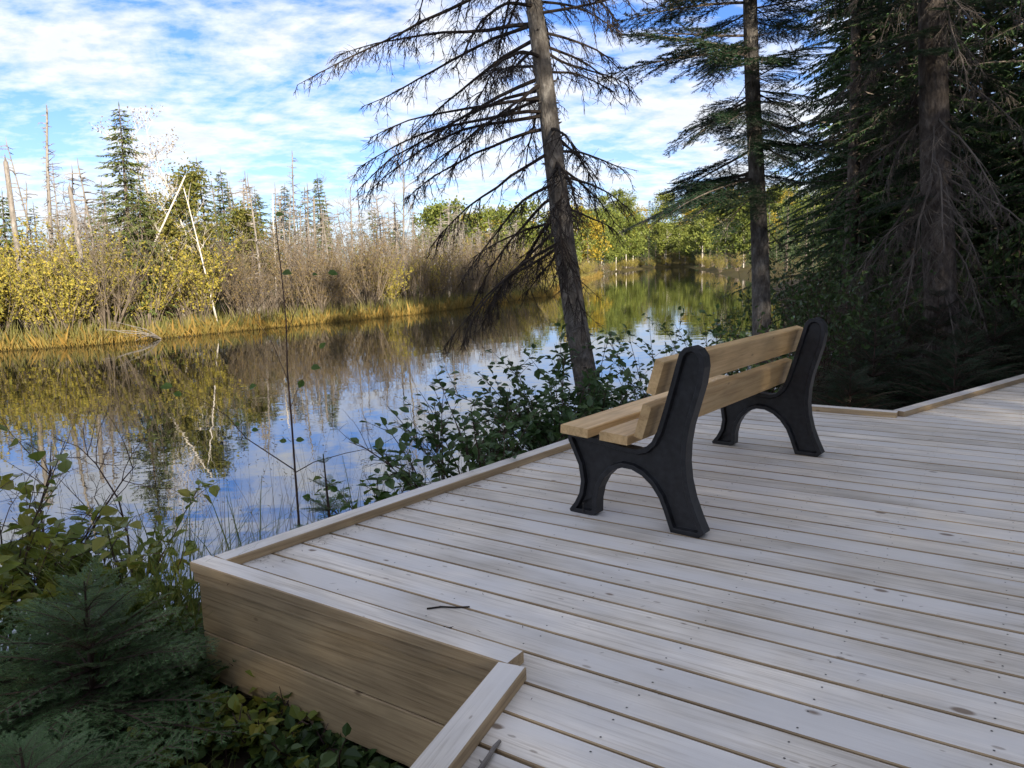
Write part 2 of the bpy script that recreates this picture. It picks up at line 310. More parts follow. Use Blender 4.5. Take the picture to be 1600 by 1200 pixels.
# ------------------------------------------------------------------ boardwalk deck
BA=R(-34.0); BD=np.array([math.cos(BA),math.sin(BA)]); BN=np.array([-BD[1],BD[0]])
def tn(t,n): return BD*t+BN*n
NF,NB=1.68,6.116; PITCH=(NB-NF)/30; N0,N1=NF-31*PITCH,NB+46*PITCH
def left_t(n):
    if n<NF: return -1.207-.194*(n-NF)
    if n<NB: return -2.677+.0944*(n-NF)
    return -.784+.332*(n-NB)
def right_t(n): return 1.05 if n<NB else 1.05+.332*(n-NB)
deck=thing('boardwalk_deck','pale weathered timber boardwalk platform with low kerbs beside the lake','boardwalk',(0,0,0))
def board_mesh(name,xa,xb,xc,xd,w,th,ch=.0032,mats=None):
    """ends xa->xb at y=0/y=w on the left, xc->xd on the right; top faces slot 0, sides slot 1"""
    ys=[0,0,ch,w-ch,w,w]; zs=[-th,-ch,0,0,-ch,-th]
    V=[]
    for l,r in ((xa,xb),(xc,xd)):
        for y,z in zip(ys,zs): V.append((l+(r-l)*y/w,y,z))
    mb=MB(); mb.add(V,[[2,8,9,3]],0)
    mb.F.append((np.array([[1,7,8,2],[0,6,7,1],[3,9,10,4],[4,10,11,5],[5,11,6,0]]),1))
    mb.F.append((np.array([[0,1,2,3,4,5]]),1)); mb.F.append((np.array([[11,10,9,8,7,6]]),1))
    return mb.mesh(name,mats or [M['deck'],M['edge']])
def make_deck():
    rs=random.Random(4); pitch=PITCH; w=PITCH-.0085; n=N0+.004; nails=MB(); k=0
    a8=np.arange(6)*math.pi/3
    while n<N1-.01:
        l0,l1=left_t(n+.001),left_t(n+w-.001)
        t0=min(l0,l1); dz=rs.uniform(-.0012,.0012)
        o=link('deck_board',board_mesh('deck_board',l0-t0,l1-t0,right_t(n)-t0,right_t(n+w)-t0,w,.038),deck)
        q=tn(t0,n); o.location=(q[0],q[1],dz); o.rotation_euler=(0,0,BA+rs.uniform(-.0006,.0006))
        t=math.ceil((max(l0,l1)+.06)/.41)*.41
        while t<right_t(n)-.05:
            for yy in (.03,.108):
                c=tn(t+rs.uniform(-.012,.012),n+yy+rs.uniform(-.006,.006)); rr=.0032
                nails.add(np.column_stack([c[0]+rr*np.cos(a8),c[1]+rr*np.sin(a8),np.full(6,dz+.0012)]),[[0,1,2,3,4,5]])
            t+=.41
        n+=pitch; k+=1
    nails.build('nail_heads',M['steel'],deck)['kind']='stuff'
def timber(name,p,q,w,th,z0,parent,mats,side=1,ext0=0,ext1=0):
    """a squared timber from p to q; lies on the left (side=1) or right of the line, bottom at z0"""
    p=np.array(p);q=np.array(q); d=q-p; Ln=np.linalg.norm(d); a=math.atan2(d[1],d[0])
    y0=0 if side>0 else -w
    me=board_mesh(name,-ext0,-ext0,Ln+ext1,Ln+ext1,w,th,.004,mats)
    o=link(name,me,parent); off=np.array([-math.sin(a),math.cos(a)])*y0
    o.location=(p[0]+off[0],p[1]+off[1],z0+th); o.rotation_euler=(0,0,a); return o
make_deck()
kA=tn(left_t(NF+1e-6),NF); kB=tn(-1.207,NF); kD=tn(left_t(NB-1e-6),NB); kE=tn(-.784,NB)
kN=tn(left_t(N0),N0); kF=tn(left_t(N1),N1); mk=[M['deck'],M['edge']]
KW=.089; KZ=.0015
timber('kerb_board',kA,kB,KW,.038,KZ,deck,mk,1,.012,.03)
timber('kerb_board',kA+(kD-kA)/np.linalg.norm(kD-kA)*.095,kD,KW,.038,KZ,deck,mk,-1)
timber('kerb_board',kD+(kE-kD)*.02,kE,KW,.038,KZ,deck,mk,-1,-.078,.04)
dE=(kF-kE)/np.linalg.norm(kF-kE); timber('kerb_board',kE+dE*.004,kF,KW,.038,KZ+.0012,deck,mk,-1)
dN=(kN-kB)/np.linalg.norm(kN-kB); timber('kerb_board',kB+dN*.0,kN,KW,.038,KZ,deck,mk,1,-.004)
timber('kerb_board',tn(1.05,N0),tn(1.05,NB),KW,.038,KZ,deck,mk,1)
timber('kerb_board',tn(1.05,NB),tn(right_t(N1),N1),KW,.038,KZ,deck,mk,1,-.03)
# skirt boards under the edges, two rows
def skirt(p,q,side):
    p=np.array(p);q=np.array(q);d=(q-p)/np.linalg.norm(q-p); off=np.array([-d[1],d[0]])*side*.016
    for i in range(2):
        o=timber('skirt_board',p+off+d*(.016 if side>0 else .054),q+off,.036,.196,-.042-.203*(i+1),deck,[M['fascia'],M['fascia']],side)
    return
skirt(kA,kB,1); skirt(kA,kD,-1); skirt(kD,kE,-1); skirt(kE,kF,-1); skirt(kB,kN,1)
def post(x,y):
    mb=MB(); g=gz(x,y)-.3; s=.045
    V=[(x+a*s,y+b*s,z) for z in (g,-.045) for a,b in ((-1,-1),(1,-1),(1,1),(-1,1))]
    mb.add(V,[[0,1,5,4],[1,2,6,5],[2,3,7,6],[3,0,4,7],[4,5,6,7]]); mb.build('support_post',M['fascia'],deck)
for t,n in ((-2.5,1.8),(-1.35,1.8),(-2.3,4.0),(-2.1,5.95),(-.9,5.95),(-1.0,.2),(.8,1),(.8,4),(.8,6),(.3,9),(2.3,9),(-1.0,4)): post(*tn(t,n))

# ------------------------------------------------------------------ bench
def make_bench():
    org=(.32,3.47); ax=R(-36.4); al=R(51.7)
    b=thing('park_bench','park bench with two black plastic end frames and tan timber planks','bench',(org[0],org[1],0),ax)
    prof=[(-.088,.388),(-.080,.345),(-.055,.295),(-.026,.235),(-.014,.160),(-.024,.100),(-.050,.050),(-.080,.012),(-.074,.0),(.040,.0),(.068,.012),(.070,.080),(.084,.140),(.112,.192),(.155,.234),(.205,.254),(.255,.252),(.305,.232),(.350,.196),(.388,.145),(.412,.090),(.445,.0),(.575,.0),(.600,.022),(.570,.085),(.540,.160),(.520,.240),(.512,.320),(.516,.400),(.530,.480),(.556,.570),(.582,.660),(.592,.730),(.586,.775),(.566,.803),(.535,.816),(.502,.808),(.480,.785),(.462,.725),(.440,.645),(.408,.535),(.378,.440),(.352,.390),(.318,.358),(.280,.346),(.200,.352),(.110,.368),(0,.380)]
    import bmesh
    def frame(y):
        bm=bmesh.new(); th=.066
        vs=[bm.verts.new((d,0,z)) for d,z in prof]; f=bm.faces.new(vs)
        r=bmesh.ops.extrude_face_region(bm,geom=[f]); nv=[e for e in r['geom'] if isinstance(e,bmesh.types.BMVert)]
        bmesh.ops.translate(bm,verts=nv,vec=(0,th,0)); bmesh.ops.recalc_face_normals(bm,faces=bm.faces[:])
        caps=[q for q in bm.faces if len(q.verts)>10]
        outer=[e for q in caps for e in q.edges]
        for q in caps:
            s=-1 if q.calc_center_median().y<th/2 else 1
            ri=bmesh.ops.inset_region(bm,faces=[q],thickness=.006,depth=0,use_even_offset=True)
            bmesh.ops.inset_region(bm,faces=[q],thickness=.015,depth=0,use_even_offset=True)
            bmesh.ops.inset_region(bm,faces=[q],thickness=.006,depth=0,use_even_offset=True)
            bmesh.ops.translate(bm,verts=list(q.verts),vec=(0,-s*.021,0))
        # soften the outer rim
        for v in bm.verts: pass
        me=bpy.data.meshes.new('end_frame'); bm.to_mesh(me); bm.free(); me.materials.append(M['plastic'])
        o=link('end_frame',me,b,(0,y,0),(0,0,R(88.1-90)))
        bv=o.modifiers.new('bevel','BEVEL'); bv.width=.006; bv.segments=2; bv.limit_method='ANGLE'; bv.angle_limit=R(50)
        return o
    # local y axis of the bench = along its length (88.1 degrees from its depth axis)
    k=R(88.1); ly=np.array([math.cos(k),math.sin(k)])
    for s in (0.0,1.63):
        o=frame(0); o.location=(ly[0]*s,ly[1]*s,0)
    def plank(d,z,tilt,wd,tk):
        L0,L1=-.055,1.63+.066+.045
        me=board_mesh('plank',0,0,L1-L0,L1-L0,wd,tk,.005,[M['bench'],M['bench']])
        o=link('seat_plank' if tilt==0 or abs(tilt)<.3 else 'back_plank',me,b)
        o.matrix_local=Matrix.Translation((d+ly[0]*L0,ly[1]*L0,z))@Matrix.Rotation(k,4,'Z')@Matrix.Rotation(tilt,4,'X')
        return o
    # plank local: x along the bench, y across (towards the front after the turn), z up
    plank(.062,.424,R(3),.148,.042); plank(.262,.414,R(3),.142,.042)
    t=R(-73)+0
    for d,z in ((.331,.405),(.390,.602)):
        me=board_mesh('plank',0,0,1.796,1.796,.152,.042,.005,[M['bench'],M['bench']])
        o=link('back_plank',me,b); L0=-.055
        X=Vector((ly[0],ly[1],0)); Yv=Vector((math.sin(R(17)),0,math.cos(R(17)))); Yv=(Yv-X*Yv.dot(X)).normalized(); Z=X.cross(Yv)
        m=Matrix((X,Yv,Z)).transposed().to_4x4(); m.translation=Vector((d+ly[0]*L0,ly[1]*L0,z)); o.matrix_local=m
    # fixing screw in the front foot
    mb=MB(); mb.tube([(0.0,-.004,.010),(0.002,-.006,.055)],.0022,5); mb.tube([(0.002,-.006,.055),(0.002,-.006,.058)],.005,6); mb.build('screw',M['steel'],b)
make_bench()

# ------------------------------------------------------------------ plant building blocks
def curve(p0,d0,L,k,bend=(0,0,0),wob=0,g=None):
    """polyline of k segments from p0 along d0, its direction bending by `bend` over the length"""
    P=[np.array(p0,float)]; d=nrm(d0)
    for i in range(k):
        d=nrm(d+np.array(bend)/k+(g.normal(0,wob,3) if wob else 0)); P.append(P[-1]+d*L/k)
    return np.array(P)
def along(P,t):
    t=np.clip(t,0,.9999)*(len(P)-1); i=int(t); return P[i]+(P[i+1]-P[i])*(t-i), nrm(P[i+1]-P[i])
def dead_branch(seed,L,e0,droop,twig=.4,dens=16,hang=.6,r0=.016,mats=None):
    """bare conifer branch along +X with hanging side twigs and twiglets"""
    g=rng(seed); mb=MB(); k=9
    P=curve((0,0,0),(math.cos(e0),0,math.sin(e0)),L,k,(0,g.normal(0,.15),droop),.07,g)
    mb.tube(P,np.linspace(r0,.0028,k+1)*(1+.0*L),5,0,False)
    for i in range(int(L*dens)):
        t=g.uniform(.10,1)**.85; c,d=along(P,t); s=1 if i%2 else -1
        side=np.cross(d,[0,0,1])*s
        dd=nrm(d*g.uniform(.3,.9)+side*g.uniform(.25,1.0)+np.array([0,0,-hang*g.uniform(.1,1.3)]))
        l=twig*g.uniform(.25,1.1)*(1-.55*t)
        Q=curve(c,dd,l,4,(0,0,-hang*g.uniform(.2,1.1)),.12,g); mb.tube(Q,np.linspace(.0044,.0018,5),3,0,False)
        for j in range(int(4+l*20)):
            c2,d2=along(Q,g.uniform(.12,1)); d3=nrm(d2*.7+g.normal(0,.6,3)+np.array([0,0,-.25])); l2=g.uniform(.025,.10)
            mb.tube(curve(c2,d3,l2,2,(0,0,-.3),.1,g),(.0024,.0019,.0012),3,0,False)
    return mb
def needle_rows(mb,P,spacing,ln,wd,g,mat=0,flat=.75,tip=1.0):
    """needles on both sides of a twig polyline P"""
    seg=np.linalg.norm(np.diff(P,axis=0),axis=1); cum=np.concatenate([[0],np.cumsum(seg)]); T=cum[-1]
    m=max(3,int(T/spacing)); s=np.linspace(0,T*.995,m); i=np.clip(np.searchsorted(cum,s,side='right')-1,0,len(seg)-1)
    f=((s-cum[i])/seg[i])[:,None]; C=P[i]*(1-f)+P[i+1]*f; D=nrm(P[i+1]-P[i])
    for sg in (-1,1):
        sd=nrm(np.cross(D,[0,0,1.0]))*sg; up=np.cross(sd,D)*sg
        th=g.uniform(-.35,.9,m)[:,None]
        dd=nrm(D*g.uniform(.35,.8,m)[:,None]+sd*flat+np.array([0,0,1])*th*.55)
        l=ln*g.uniform(.75,1.1,m)[:,None]; wv=nrm(np.cross(dd,np.array([0,0,1.0])+g.normal(0,.3,(m,3))))*wd
        V=np.stack([C-wv*.5,C+wv*.5,C+dd*l],1).reshape(-1,3)
        mb.add(V,np.arange(m*3).reshape(-1,3),mat)
def fir_branch(seed,L=.8,spacing=.005,ln=.02,wd=.0028,droop=-.35,twigs=22,e0=.15,spread=.5):
    """flat living fir spray along +X: slot 0 needles, slot 1 wood"""
    g=rng(seed); mb=MB(); k=8
    P=curve((0,0,0),(math.cos(e0),0,math.sin(e0)),L,k,(0,g.normal(0,.1),droop),.03,g)
    mb.tube(P,np.linspace(.004+.008*L,.0018,k+1),4,1,False)
    needle_rows(mb,P[2:],spacing,ln,wd,g)
    for i in range(twigs):
        t=.10+.88*(i+g.uniform(-.3,.3))/twigs; t=min(max(t,.08),.97); c,d=along(P,t); s=1 if i%2 else -1
        side=np.cross(d,[0,0,1.0])*s; l=L*spread*(1-t*.86)*g.uniform(.75,1.1)*(min(1,t/.25)*.5+.5)
        Q=curve(c,d*.62+side*.85+np.array([0,0,.02]),l,5,np.array([.25*d[0],.25*d[1],-.22]),.05,g)
        mb.tube(Q,np.linspace(.0028,.0012,6),3,1,False); needle_rows(mb,Q,spacing,ln,wd,g)
        if l>.10:
            for j in range(max(2,int(l/.045))):
                tt=.2+.75*(j+.5)/max(2,int(l/.045)); c2,d2=along(Q,tt); s2=1 if j%2 else -1
                sd=np.cross(d2,[0,0,1.0])*s2
                Q2=curve(c2,d2*.65+sd*.8,l*.42*(1-tt*.7)*g.uniform(.7,1.1),3,(0,0,-.15),.05,g)
                mb.tube(Q2,(.0016,.0014,.0012,.001),3,1,False); needle_rows(mb,Q2,spacing,ln,wd,g)
    return mb
def trunk_mesh(P,rad,n=10,seed=0,flare=True):
    g=rng(seed); mb=MB(); P=np.array(P,float); mb.tube(P,np.array(rad)*(1+g.normal(0,.03,len(P))),n,0,True); return mb

def conifer(seed,H,base,Rm,facet=.20,dens=1.0,droop=.35,whorl=.28,ragged=.25,narrow=.9):
    """whole conifer: foliage MB, wood MB.  Branch whorls carry drooping needle tufts."""
    g=rng(seed); fo=MB(); wd=MB()
    sway=g.normal(0,.012,2); zz=np.linspace(0,H,9)
    TP=np.column_stack([sway[0]*zz*np.sin(zz*.6),sway[1]*zz*np.sin(zz*.5+1),zz]); wd.tube(TP,np.linspace(.0105*H+.02,.012,9),7)
    C=[];D=[];Ls=[];W=[]
    z=base
    while z<H-.12:
        t=(z-base)/(H-base); r=Rm*(1-t)**narrow*(1-.25*math.exp(-t*9)); nb=int(g.integers(4,7))
        a0=g.uniform(0,6.28)
        for b in range(nb):
            a=a0+b*6.283/nb+g.normal(0,.25); l=max(.14,r*(1+g.normal(0,ragged)))
            if g.uniform()<.06: continue
            el=.25*t-.12+g.normal(0,.10); k=6
            P=curve((np.interp(z,zz,TP[:,0]),np.interp(z,zz,TP[:,1]),z+g.normal(0,.05)),(math.cos(a)*math.cos(el),math.sin(a)*math.cos(el),math.sin(el)),l,k,(0,0,-droop*(1-.5*t)),.05,g)
            wd.tube(P,np.linspace(.004+.008*l,.002,k+1),3,0,False)
            m=max(4,int(l/(facet*.42)*dens))
            for i in range(m):
                tt=.12+.88*(i+g.uniform(0,1))/m; c,d=along(P,tt); s=1 if i%2 else -1
                sd=np.cross(d,[0,0,1.0])*s
                ll=facet*g.uniform(.7,1.35)*(1.15-.5*tt)
                C.append(c); D.append(d*g.uniform(.4,.9)+sd*g.uniform(.2,.95)+np.array([0,0,-g.uniform(0,.55)])); Ls.append(ll); W.append(ll*g.uniform(.18,.32))
            c,d=along(P,1); C.append(c-d*.03); D.append(d); Ls.append(facet*.9); W.append(facet*.25)
        z+=whorl*g.uniform(.7,1.25)*(1-.35*t)
    C.append(np.array([TP[-1][0],TP[-1][1],H-.15])); D.append(np.array([0,0,1.0])); Ls.append(.3); W.append(.05)
    n=len(C); U=np.tile([0,0,1.0],(n,1))+rng(seed+1).normal(0,.45,(n,3))
    fo.leaves(np.array(C),np.array(D),U,np.array(Ls),np.array(W),0,.5)
    return fo,wd
def bare_tree(seed,H,r0,mb=None,spread=.8,levels=3,nb=9,lean=(0,0),start=.3,up=.5,stub=False):
    """leafless broadleaf or snag: stem with branches and twigs; all wood"""
    g=rng(seed); mb=mb or MB()
    P=curve((0,0,0),(lean[0],lean[1],1),H,9,(g.normal(0,.08),g.normal(0,.08),0),.03,g); mb.tube(P,np.linspace(r0,r0*(.55 if stub else .15),10),7)
    mb.tips=[]
    def grow(P,L,lev,r):
        for i in range(nb if lev==0 else 5):
            t=start+(1-start)*(i+g.uniform(0,1))/(nb if lev==0 else 5) if lev==0 else g.uniform(.25,1)
            c,d=along(P,t); a=g.uniform(0,6.28); o=np.array([math.cos(a),math.sin(a),0])
            l=L*g.uniform(.5,1.1)*(1.15-t*.6); Q=curve(c,d*up+o*spread+np.array([0,0,.12]),l,5,(0,0,.25*up),.14,g)
            mb.tube(Q,np.linspace(r,r*.3,6),4 if lev==0 else 3,0,False)
            if lev>0: mb.tips+=[along(Q,.6)[0],Q[-1]]
            if lev+1<levels: grow(Q,L*.5,lev+1,max(.003,r*.5))
    grow(P,H*.32,0,max(.006,r0*.28)); return mb
def snag(seed,H,r0,lean=(0,0),stubs=24,sl=.4,taper=.5,droop=-.3):
    g=rng(seed); mb=MB(); P=curve((0,0,0),(lean[0],lean[1],1),H,8,(g.normal(0,.03),g.normal(0,.03),0),.015,g)
    mb.tube(P,np.linspace(r0,r0*taper,9),8)
    c=P[-1]
    for i in range(4):
        a=i*1.57+g.uniform(0,.7); mb.tube([c+np.array([math.cos(a),math.sin(a),0])*r0*taper*.5-np.array([0,0,.1]),c+np.array([math.cos(a)*r0*taper*.4,math.sin(a)*r0*taper*.4,g.uniform(.05,.30)])],(r0*taper*.4,.004),4)
    for i in range(int(stubs*1.5)):
        t=g.uniform(.18,.99); c,d=along(P,t); a=g.uniform(0,6.28); l=sl*1.25*g.uniform(.3,1.2)*(1.1-.6*t)
        Q=curve(c,(math.cos(a),math.sin(a),g.uniform(-.1,.5)),l,4,(0,0,droop),.12,g); mb.tube(Q,np.linspace(.024,.008,5),3,0,False)
        for j in range(3):
            c2,d2=along(Q,g.uniform(.3,1)); mb.tube(curve(c2,d2+g.normal(0,.6,3),l*.4,2,(0,0,-.2),.1,g),(.006,.004,.002),3,0,False)
    return mb
def shrub(seed,H,stems,leaves,lsize,spreadr=.9,sub=7,tw=.007):
    """many-stemmed bush: wood MB and leaf MB"""
    g=rng(seed); wd=MB(); fo=MB(); C=[];D=[]
    for i in range(stems):
        a=g.uniform(0,6.28); rr=g.uniform(0,.35); h=H*g.uniform(.55,1.05); o=np.array([math.cos(a),math.sin(a),0])
        P=curve(o*rr,o*g.uniform(.05,spreadr*.55)+np.array([0,0,1.0]),h,6,o*g.uniform(-.1,.35),.07,g)
        wd.tube(P,np.linspace(tw*1.4,tw*.35,7),3,0,False)
        for j in range(sub):
            t=g.uniform(.25,1); c,d=along(P,t); a2=g.uniform(0,6.28)
            Q=curve(c,d*.9+np.array([math.cos(a2),math.sin(a2),.25])*.75,H*g.uniform(.10,.26),3,(0,0,.3),.12,g)
            wd.tube(Q,(tw*.55,tw*.45,tw*.35,tw*.25),3,0,False)
            for q in range(int(leaves)):
                c2,d2=along(Q,g.uniform(.1,1)); C.append(c2); D.append(nrm(d2*.4+g.normal(0,.7,3)))
            if leaves<1.5:
                for q in range(3):
                    c2,d2=along(Q,g.uniform(.2,1)); wd.tube(curve(c2,d2+g.normal(0,.5,3),H*.07,2,(0,0,.2),.1,g),(tw*.3,tw*.25,tw*.2),3,0,False)
    if C:
        n=len(C); s=lsize*g.uniform(.6,1.25,n); fo.leaves(np.array(C),np.array(D),g.normal(0,1,(n,3))+np.array([0,0,1]),s,s*.62,0,.3)
    return wd,fo
def place(name,parts,label,cat,loc,rotz=0,scale=1,group=None):
    """a thing with parts [(part name, mesh), ...] that may share meshes with other things"""
    t=thing(name,label,cat,loc,rotz,group,scale)
    for pn,me in parts: link(pn,me,t)
    return t

# ------------------------------------------------------------------ the leaning spruce with bare hanging branches
def leaning_spruce():
    bx,by=.84,6.8; bz=gz(bx,by)-.1
    t=thing('leaning_spruce','leaning spruce with bare drooping lichen-hung branches at the water edge','tree',(bx,by,bz))
    g=rng(11)
    def tp(z):  # trunk centre above base: leans to the left and straightens higher up
        return np.array([-.62*(z/4.05)*(1-.05*(z/4.05)) - .035*math.sin(z*1.1), .10*z*.3, z])
    zs=np.concatenate([np.linspace(0,5,22),np.linspace(5.4,11,14)])
    mb=MB(); mb.tube([tp(z) for z in zs],[(.117-.0108*z+.05*math.exp(-z*3.5))*(1+g.normal(0,.018)) for z in zs],14)
    # bark flakes and branch stubs
    for i in range(120):
        z=g.uniform(.3,4.6); a=g.uniform(0,6.28); c=tp(z); r=.128-.0118*z; o=np.array([math.cos(a),math.sin(a),0])
        mb.tube([c+o*r*.8,c+o*(r+g.uniform(.008,.03))+np.array([0,0,g.uniform(-.02,.02)])],(g.uniform(.006,.016),.003),5)
    mb.build('trunk',M['bark_lean'],t,True)
    n=150
    for i in range(n):
        z=2.1+(i/n)**1.0*6.6+g.uniform(-.06,.06)
        a=g.uniform(0,6.283)
        lf=.5-.5*math.cos(a)           # 1 = towards the left of the picture
        u=min(1,max(0,(z-1.6)/3.0))
        L=(.95+1.25*lf)*(.52+.70*u if u<1 else 1.22-.09*(z-4.4))*g.uniform(.6,1.12)
        e0=R(-20+20*u+g.normal(0,9)); dr=-.72+.32*u+g.normal(0,.12)
        o=dead_branch(1000+i,L,e0,dr,.46,20,.52,.011+.004*L).build('branch',M['twig_dark'],t)
        c=tp(z); o.location=tuple(c); o.rotation_euler=(0,0,a)
leaning_spruce()

# ------------------------------------------------------------------ fir with living branches, right of it
FIRM=[fir_branch(60+i,1.25,.010,.036,.0080,-.5+.1*i,26,.12,.50).mesh('fir_spray',[M['fir'],M['bark_dark']]) for i in range(4)]
DEADM=[dead_branch(300+i,1.5,R(-15),-.55,.55,15,.5,.014).mesh('dead_spray',[M['twig_grey']]) for i in range(5)]
DEADD=[dead_branch(320+i,1.0,R(-5),-.5,.4,10,.5,.010).mesh('dead_spray_dark',[M['twig_dark']]) for i in range(3)]
def live_fir():
    bx,by=3.13,9.5; bz=gz(bx,by)-.1
    t=thing('fir_tree','straight fir with dark living sprays high on a bare pale grey trunk','tree',(bx,by,bz)); g=rng(21)
    zs=np.linspace(0,12,26); mb=MB()
    f=lambda z: np.array([-.045*z+.03*math.sin(z),0.0,z])
    mb.tube([f(z) for z in zs],[(.122-.0085*z+.05*math.exp(-z*3))*(1+g.normal(0,.015)) for z in zs],12); mb.build('trunk',M['bark_lean'],t,True)
    for i in range(150):
        z=2.75+i*.050+g.uniform(-.1,.1)-bz*0; a=g.uniform(0,6.283); lf=.5-.5*math.cos(a)
        s=(.75+.75*lf)*g.uniform(.65,1.15)*(1 if z<8 else .8)
        link('branch',FIRM[int(g.integers(4))],t,tuple(f(z)),(g.normal(0,.15),R(8+14*g.uniform()) if z<4 else R(4),a),s)
    for i in range(16):
        z=g.uniform(2.2,6); link('dead_branch',DEADD[i%3],t,tuple(f(z)),(0,R(12),g.uniform(0,6.28)),g.uniform(.5,1.1))
live_fir()
# ------------------------------------------------------------------ big spruce with grey dead lower branches
def big_spruce():
    bx,by=5.34,9.3; bz=gz(bx,by)-.15
    t=thing('old_spruce','thick old spruce trunk with a tangle of grey dead branches','tree',(bx,by,bz)); g=rng(31)
    f=lambda z: np.array([-.115*z+.004*z*z,0,z]); zs=np.linspace(0,13,26); mb=MB()
    mb.tube([f(z) for z in zs],[(.20-.012*z+.10*math.exp(-z*2.6))*(1+g.normal(0,.02)) for z in zs],14); mb.build('trunk',M['bark_dark'],t,True)
    for i in range(95):
        z=.9+i*.062+g.uniform(-.1,.1); a=g.uniform(0,6.283); s=g.uniform(.55,1.15)*(.75+.4*min(1,z/3))
        link('dead_branch',DEADM[i%5],t,tuple(f(z)),(g.normal(0,.2),R(g.uniform(-5,30)),a),s)
    for i in range(40):
        z=2.4+i*.2; link('branch',FIRM[i%4],t,tuple(f(z)),(0,R(14),g.uniform(0,6.28)),g.uniform(.7,1.3))
big_spruce()

# ------------------------------------------------------------------ forest on our side (right of and behind the deck)
FOR=[]
for i in range(4):
    fo,wd=conifer(400+i,14,[.7,1.6,.5,2.4][i],2.3,.17,2.5,.45,.30,.3,.75)
    FOR.append((wd.mesh('trunk',[M['bark_dark']],True),fo.mesh('crown',[M['forest']])))
FORB=[]
for i in range(3):
    fo,wd=conifer(420+i,14,[.7,1.2,.5][i],2.5,.32,1.6,.45,.27,.3,.65)
    FORB.append((wd.mesh('trunk',[M['bark_dark']],True),fo.mesh('crown',[M['forest']])))
def forest():
    g=rng(77); pts=[]
    # fixed spots seen beside and behind the old spruce, then rows behind the camera that shade the deck
    pts+=[(6.6,12.4),(8.3,11.0),(9.6,13.2),(7.8,15.2),(11.5,15),(9.6,17.8),(12.6,19.5),(11.3,22.6),(14.6,24),(16,29),(13.9,31),(18.6,34.5),(17.3,39.5),(19.2,43),(21.8,47.5),(22.4,53),(24.6,58),(25.2,66),(28.5,73),(29.3,82),(32,90),(33,99),(36,111),(38.5,123),(42,138),(14.5,14.5),(12.3,11.5),(16.5,18.5),(9.9,8.6),(12.5,7),(8.6,6.2),(7.0,13.6),(8.9,12.2),(10.6,11.8),(6.9,15.2),(7.9,17.2),(8.9,19.2),(9.7,21.4),(10.9,25),(12.2,27.8),(8.4,15.4),(6.2,14.2),(11.2,13.4),(13.2,16.6),(8.6,16.6),(10.6,20.2),(15,20.6)]
    for k in range(300):
        x,y=g.uniform(6,17),g.uniform(9.5,22)
        if x<.40*y+2.2 or min(math.hypot(x-a,y-b) for a,b in pts+[(5.34,9.3),(3.13,9.5)])<1.35: continue
        pts.append((x,y))
        if len(pts)>66: break
    nvis=len(pts)
    sv=np.array([.38,-.925]); pv=np.array([.925,.38])
    for a in np.arange(15.8,26,1.5):
        for b in np.arange(-15,16,1.5):
            q=np.array([.8,4.0])+sv*(a+g.uniform(-.6,.6))+pv*(b+g.uniform(-.6,.6)); tt=float(q@BD); nn=float(q@BN)
            if nn<14 and left_t(min(max(nn,N0),N1))-.8<tt<right_t(nn)+.9: continue
            if float(sdf([q])[0])<1.5 or min(math.hypot(q[0]-x,q[1]-y) for x,y in pts)<1.5: continue
            if q[1]>0 and q[0]<.72*q[1]+1.5: continue
            pts.append((q[0],q[1]))
    for i,(x,y) in enumerate(pts):
        wd,fo=FOR[i%4] if i<nvis else FORB[i%3]; s=g.uniform(.82,1.08)
        if y>30: s*=.72
        if i>=nvis: s*=.86
        if y>60: s*=.9
        place('forest_spruce',[('trunk',wd),('crown',fo)],'dense dark green spruce of the shaded wood on the boardwalk side','tree',(x,y,gz(x,y)-.1),g.uniform(0,6.28),s,'spruces of the shaded wood')
forest()
# leafy understory and young firs at the feet of the wood
UND=[]
for i in range(3):
    wd,fo=shrub(500+i,1.9,16,5,.085,1.3,7,.006); UND.append((wd.mesh('stems',[M['stem']]),fo.mesh('leaves',[M['under']])))
g=rng(83)
for i,(x,y) in enumerate([(3.9,10.4),(4.6,11.2),(4.3,9.0),(5.9,10.6),(6.6,9.8),(7.2,10.6),(6.1,11.9),(5.2,12.6),(7.4,12.2),(8.6,9.6),(6.4,8.3),(7.7,8.5),(4.6,14),(5.6,15.6),(6.6,17),(7.6,19.5),(8.8,9.0),(9.6,10.4)]):
    wd,fo=UND[i%3]; place('understory_bush',[('stems',wd),('leaves',fo)],'leafy green bush growing under the shaded spruces','bush',(x,y,gz(x,y)-.05),g.uniform(0,6.28),g.uniform(.8,1.25),'bushes under the spruces')
YF=[fir_branch(700+i,.62,.0052,.022,.0036,-.25,20,.22,.58).mesh('young_fir_spray',[M['young_fir'],M['stem']]) for i in range(4)]
YFD=[fir_branch(720+i,.7,.009,.024,.0048,-.25,18,.22,.55).mesh('young_fir_spray',[M['fir'],M['stem']]) for i in range(3)]
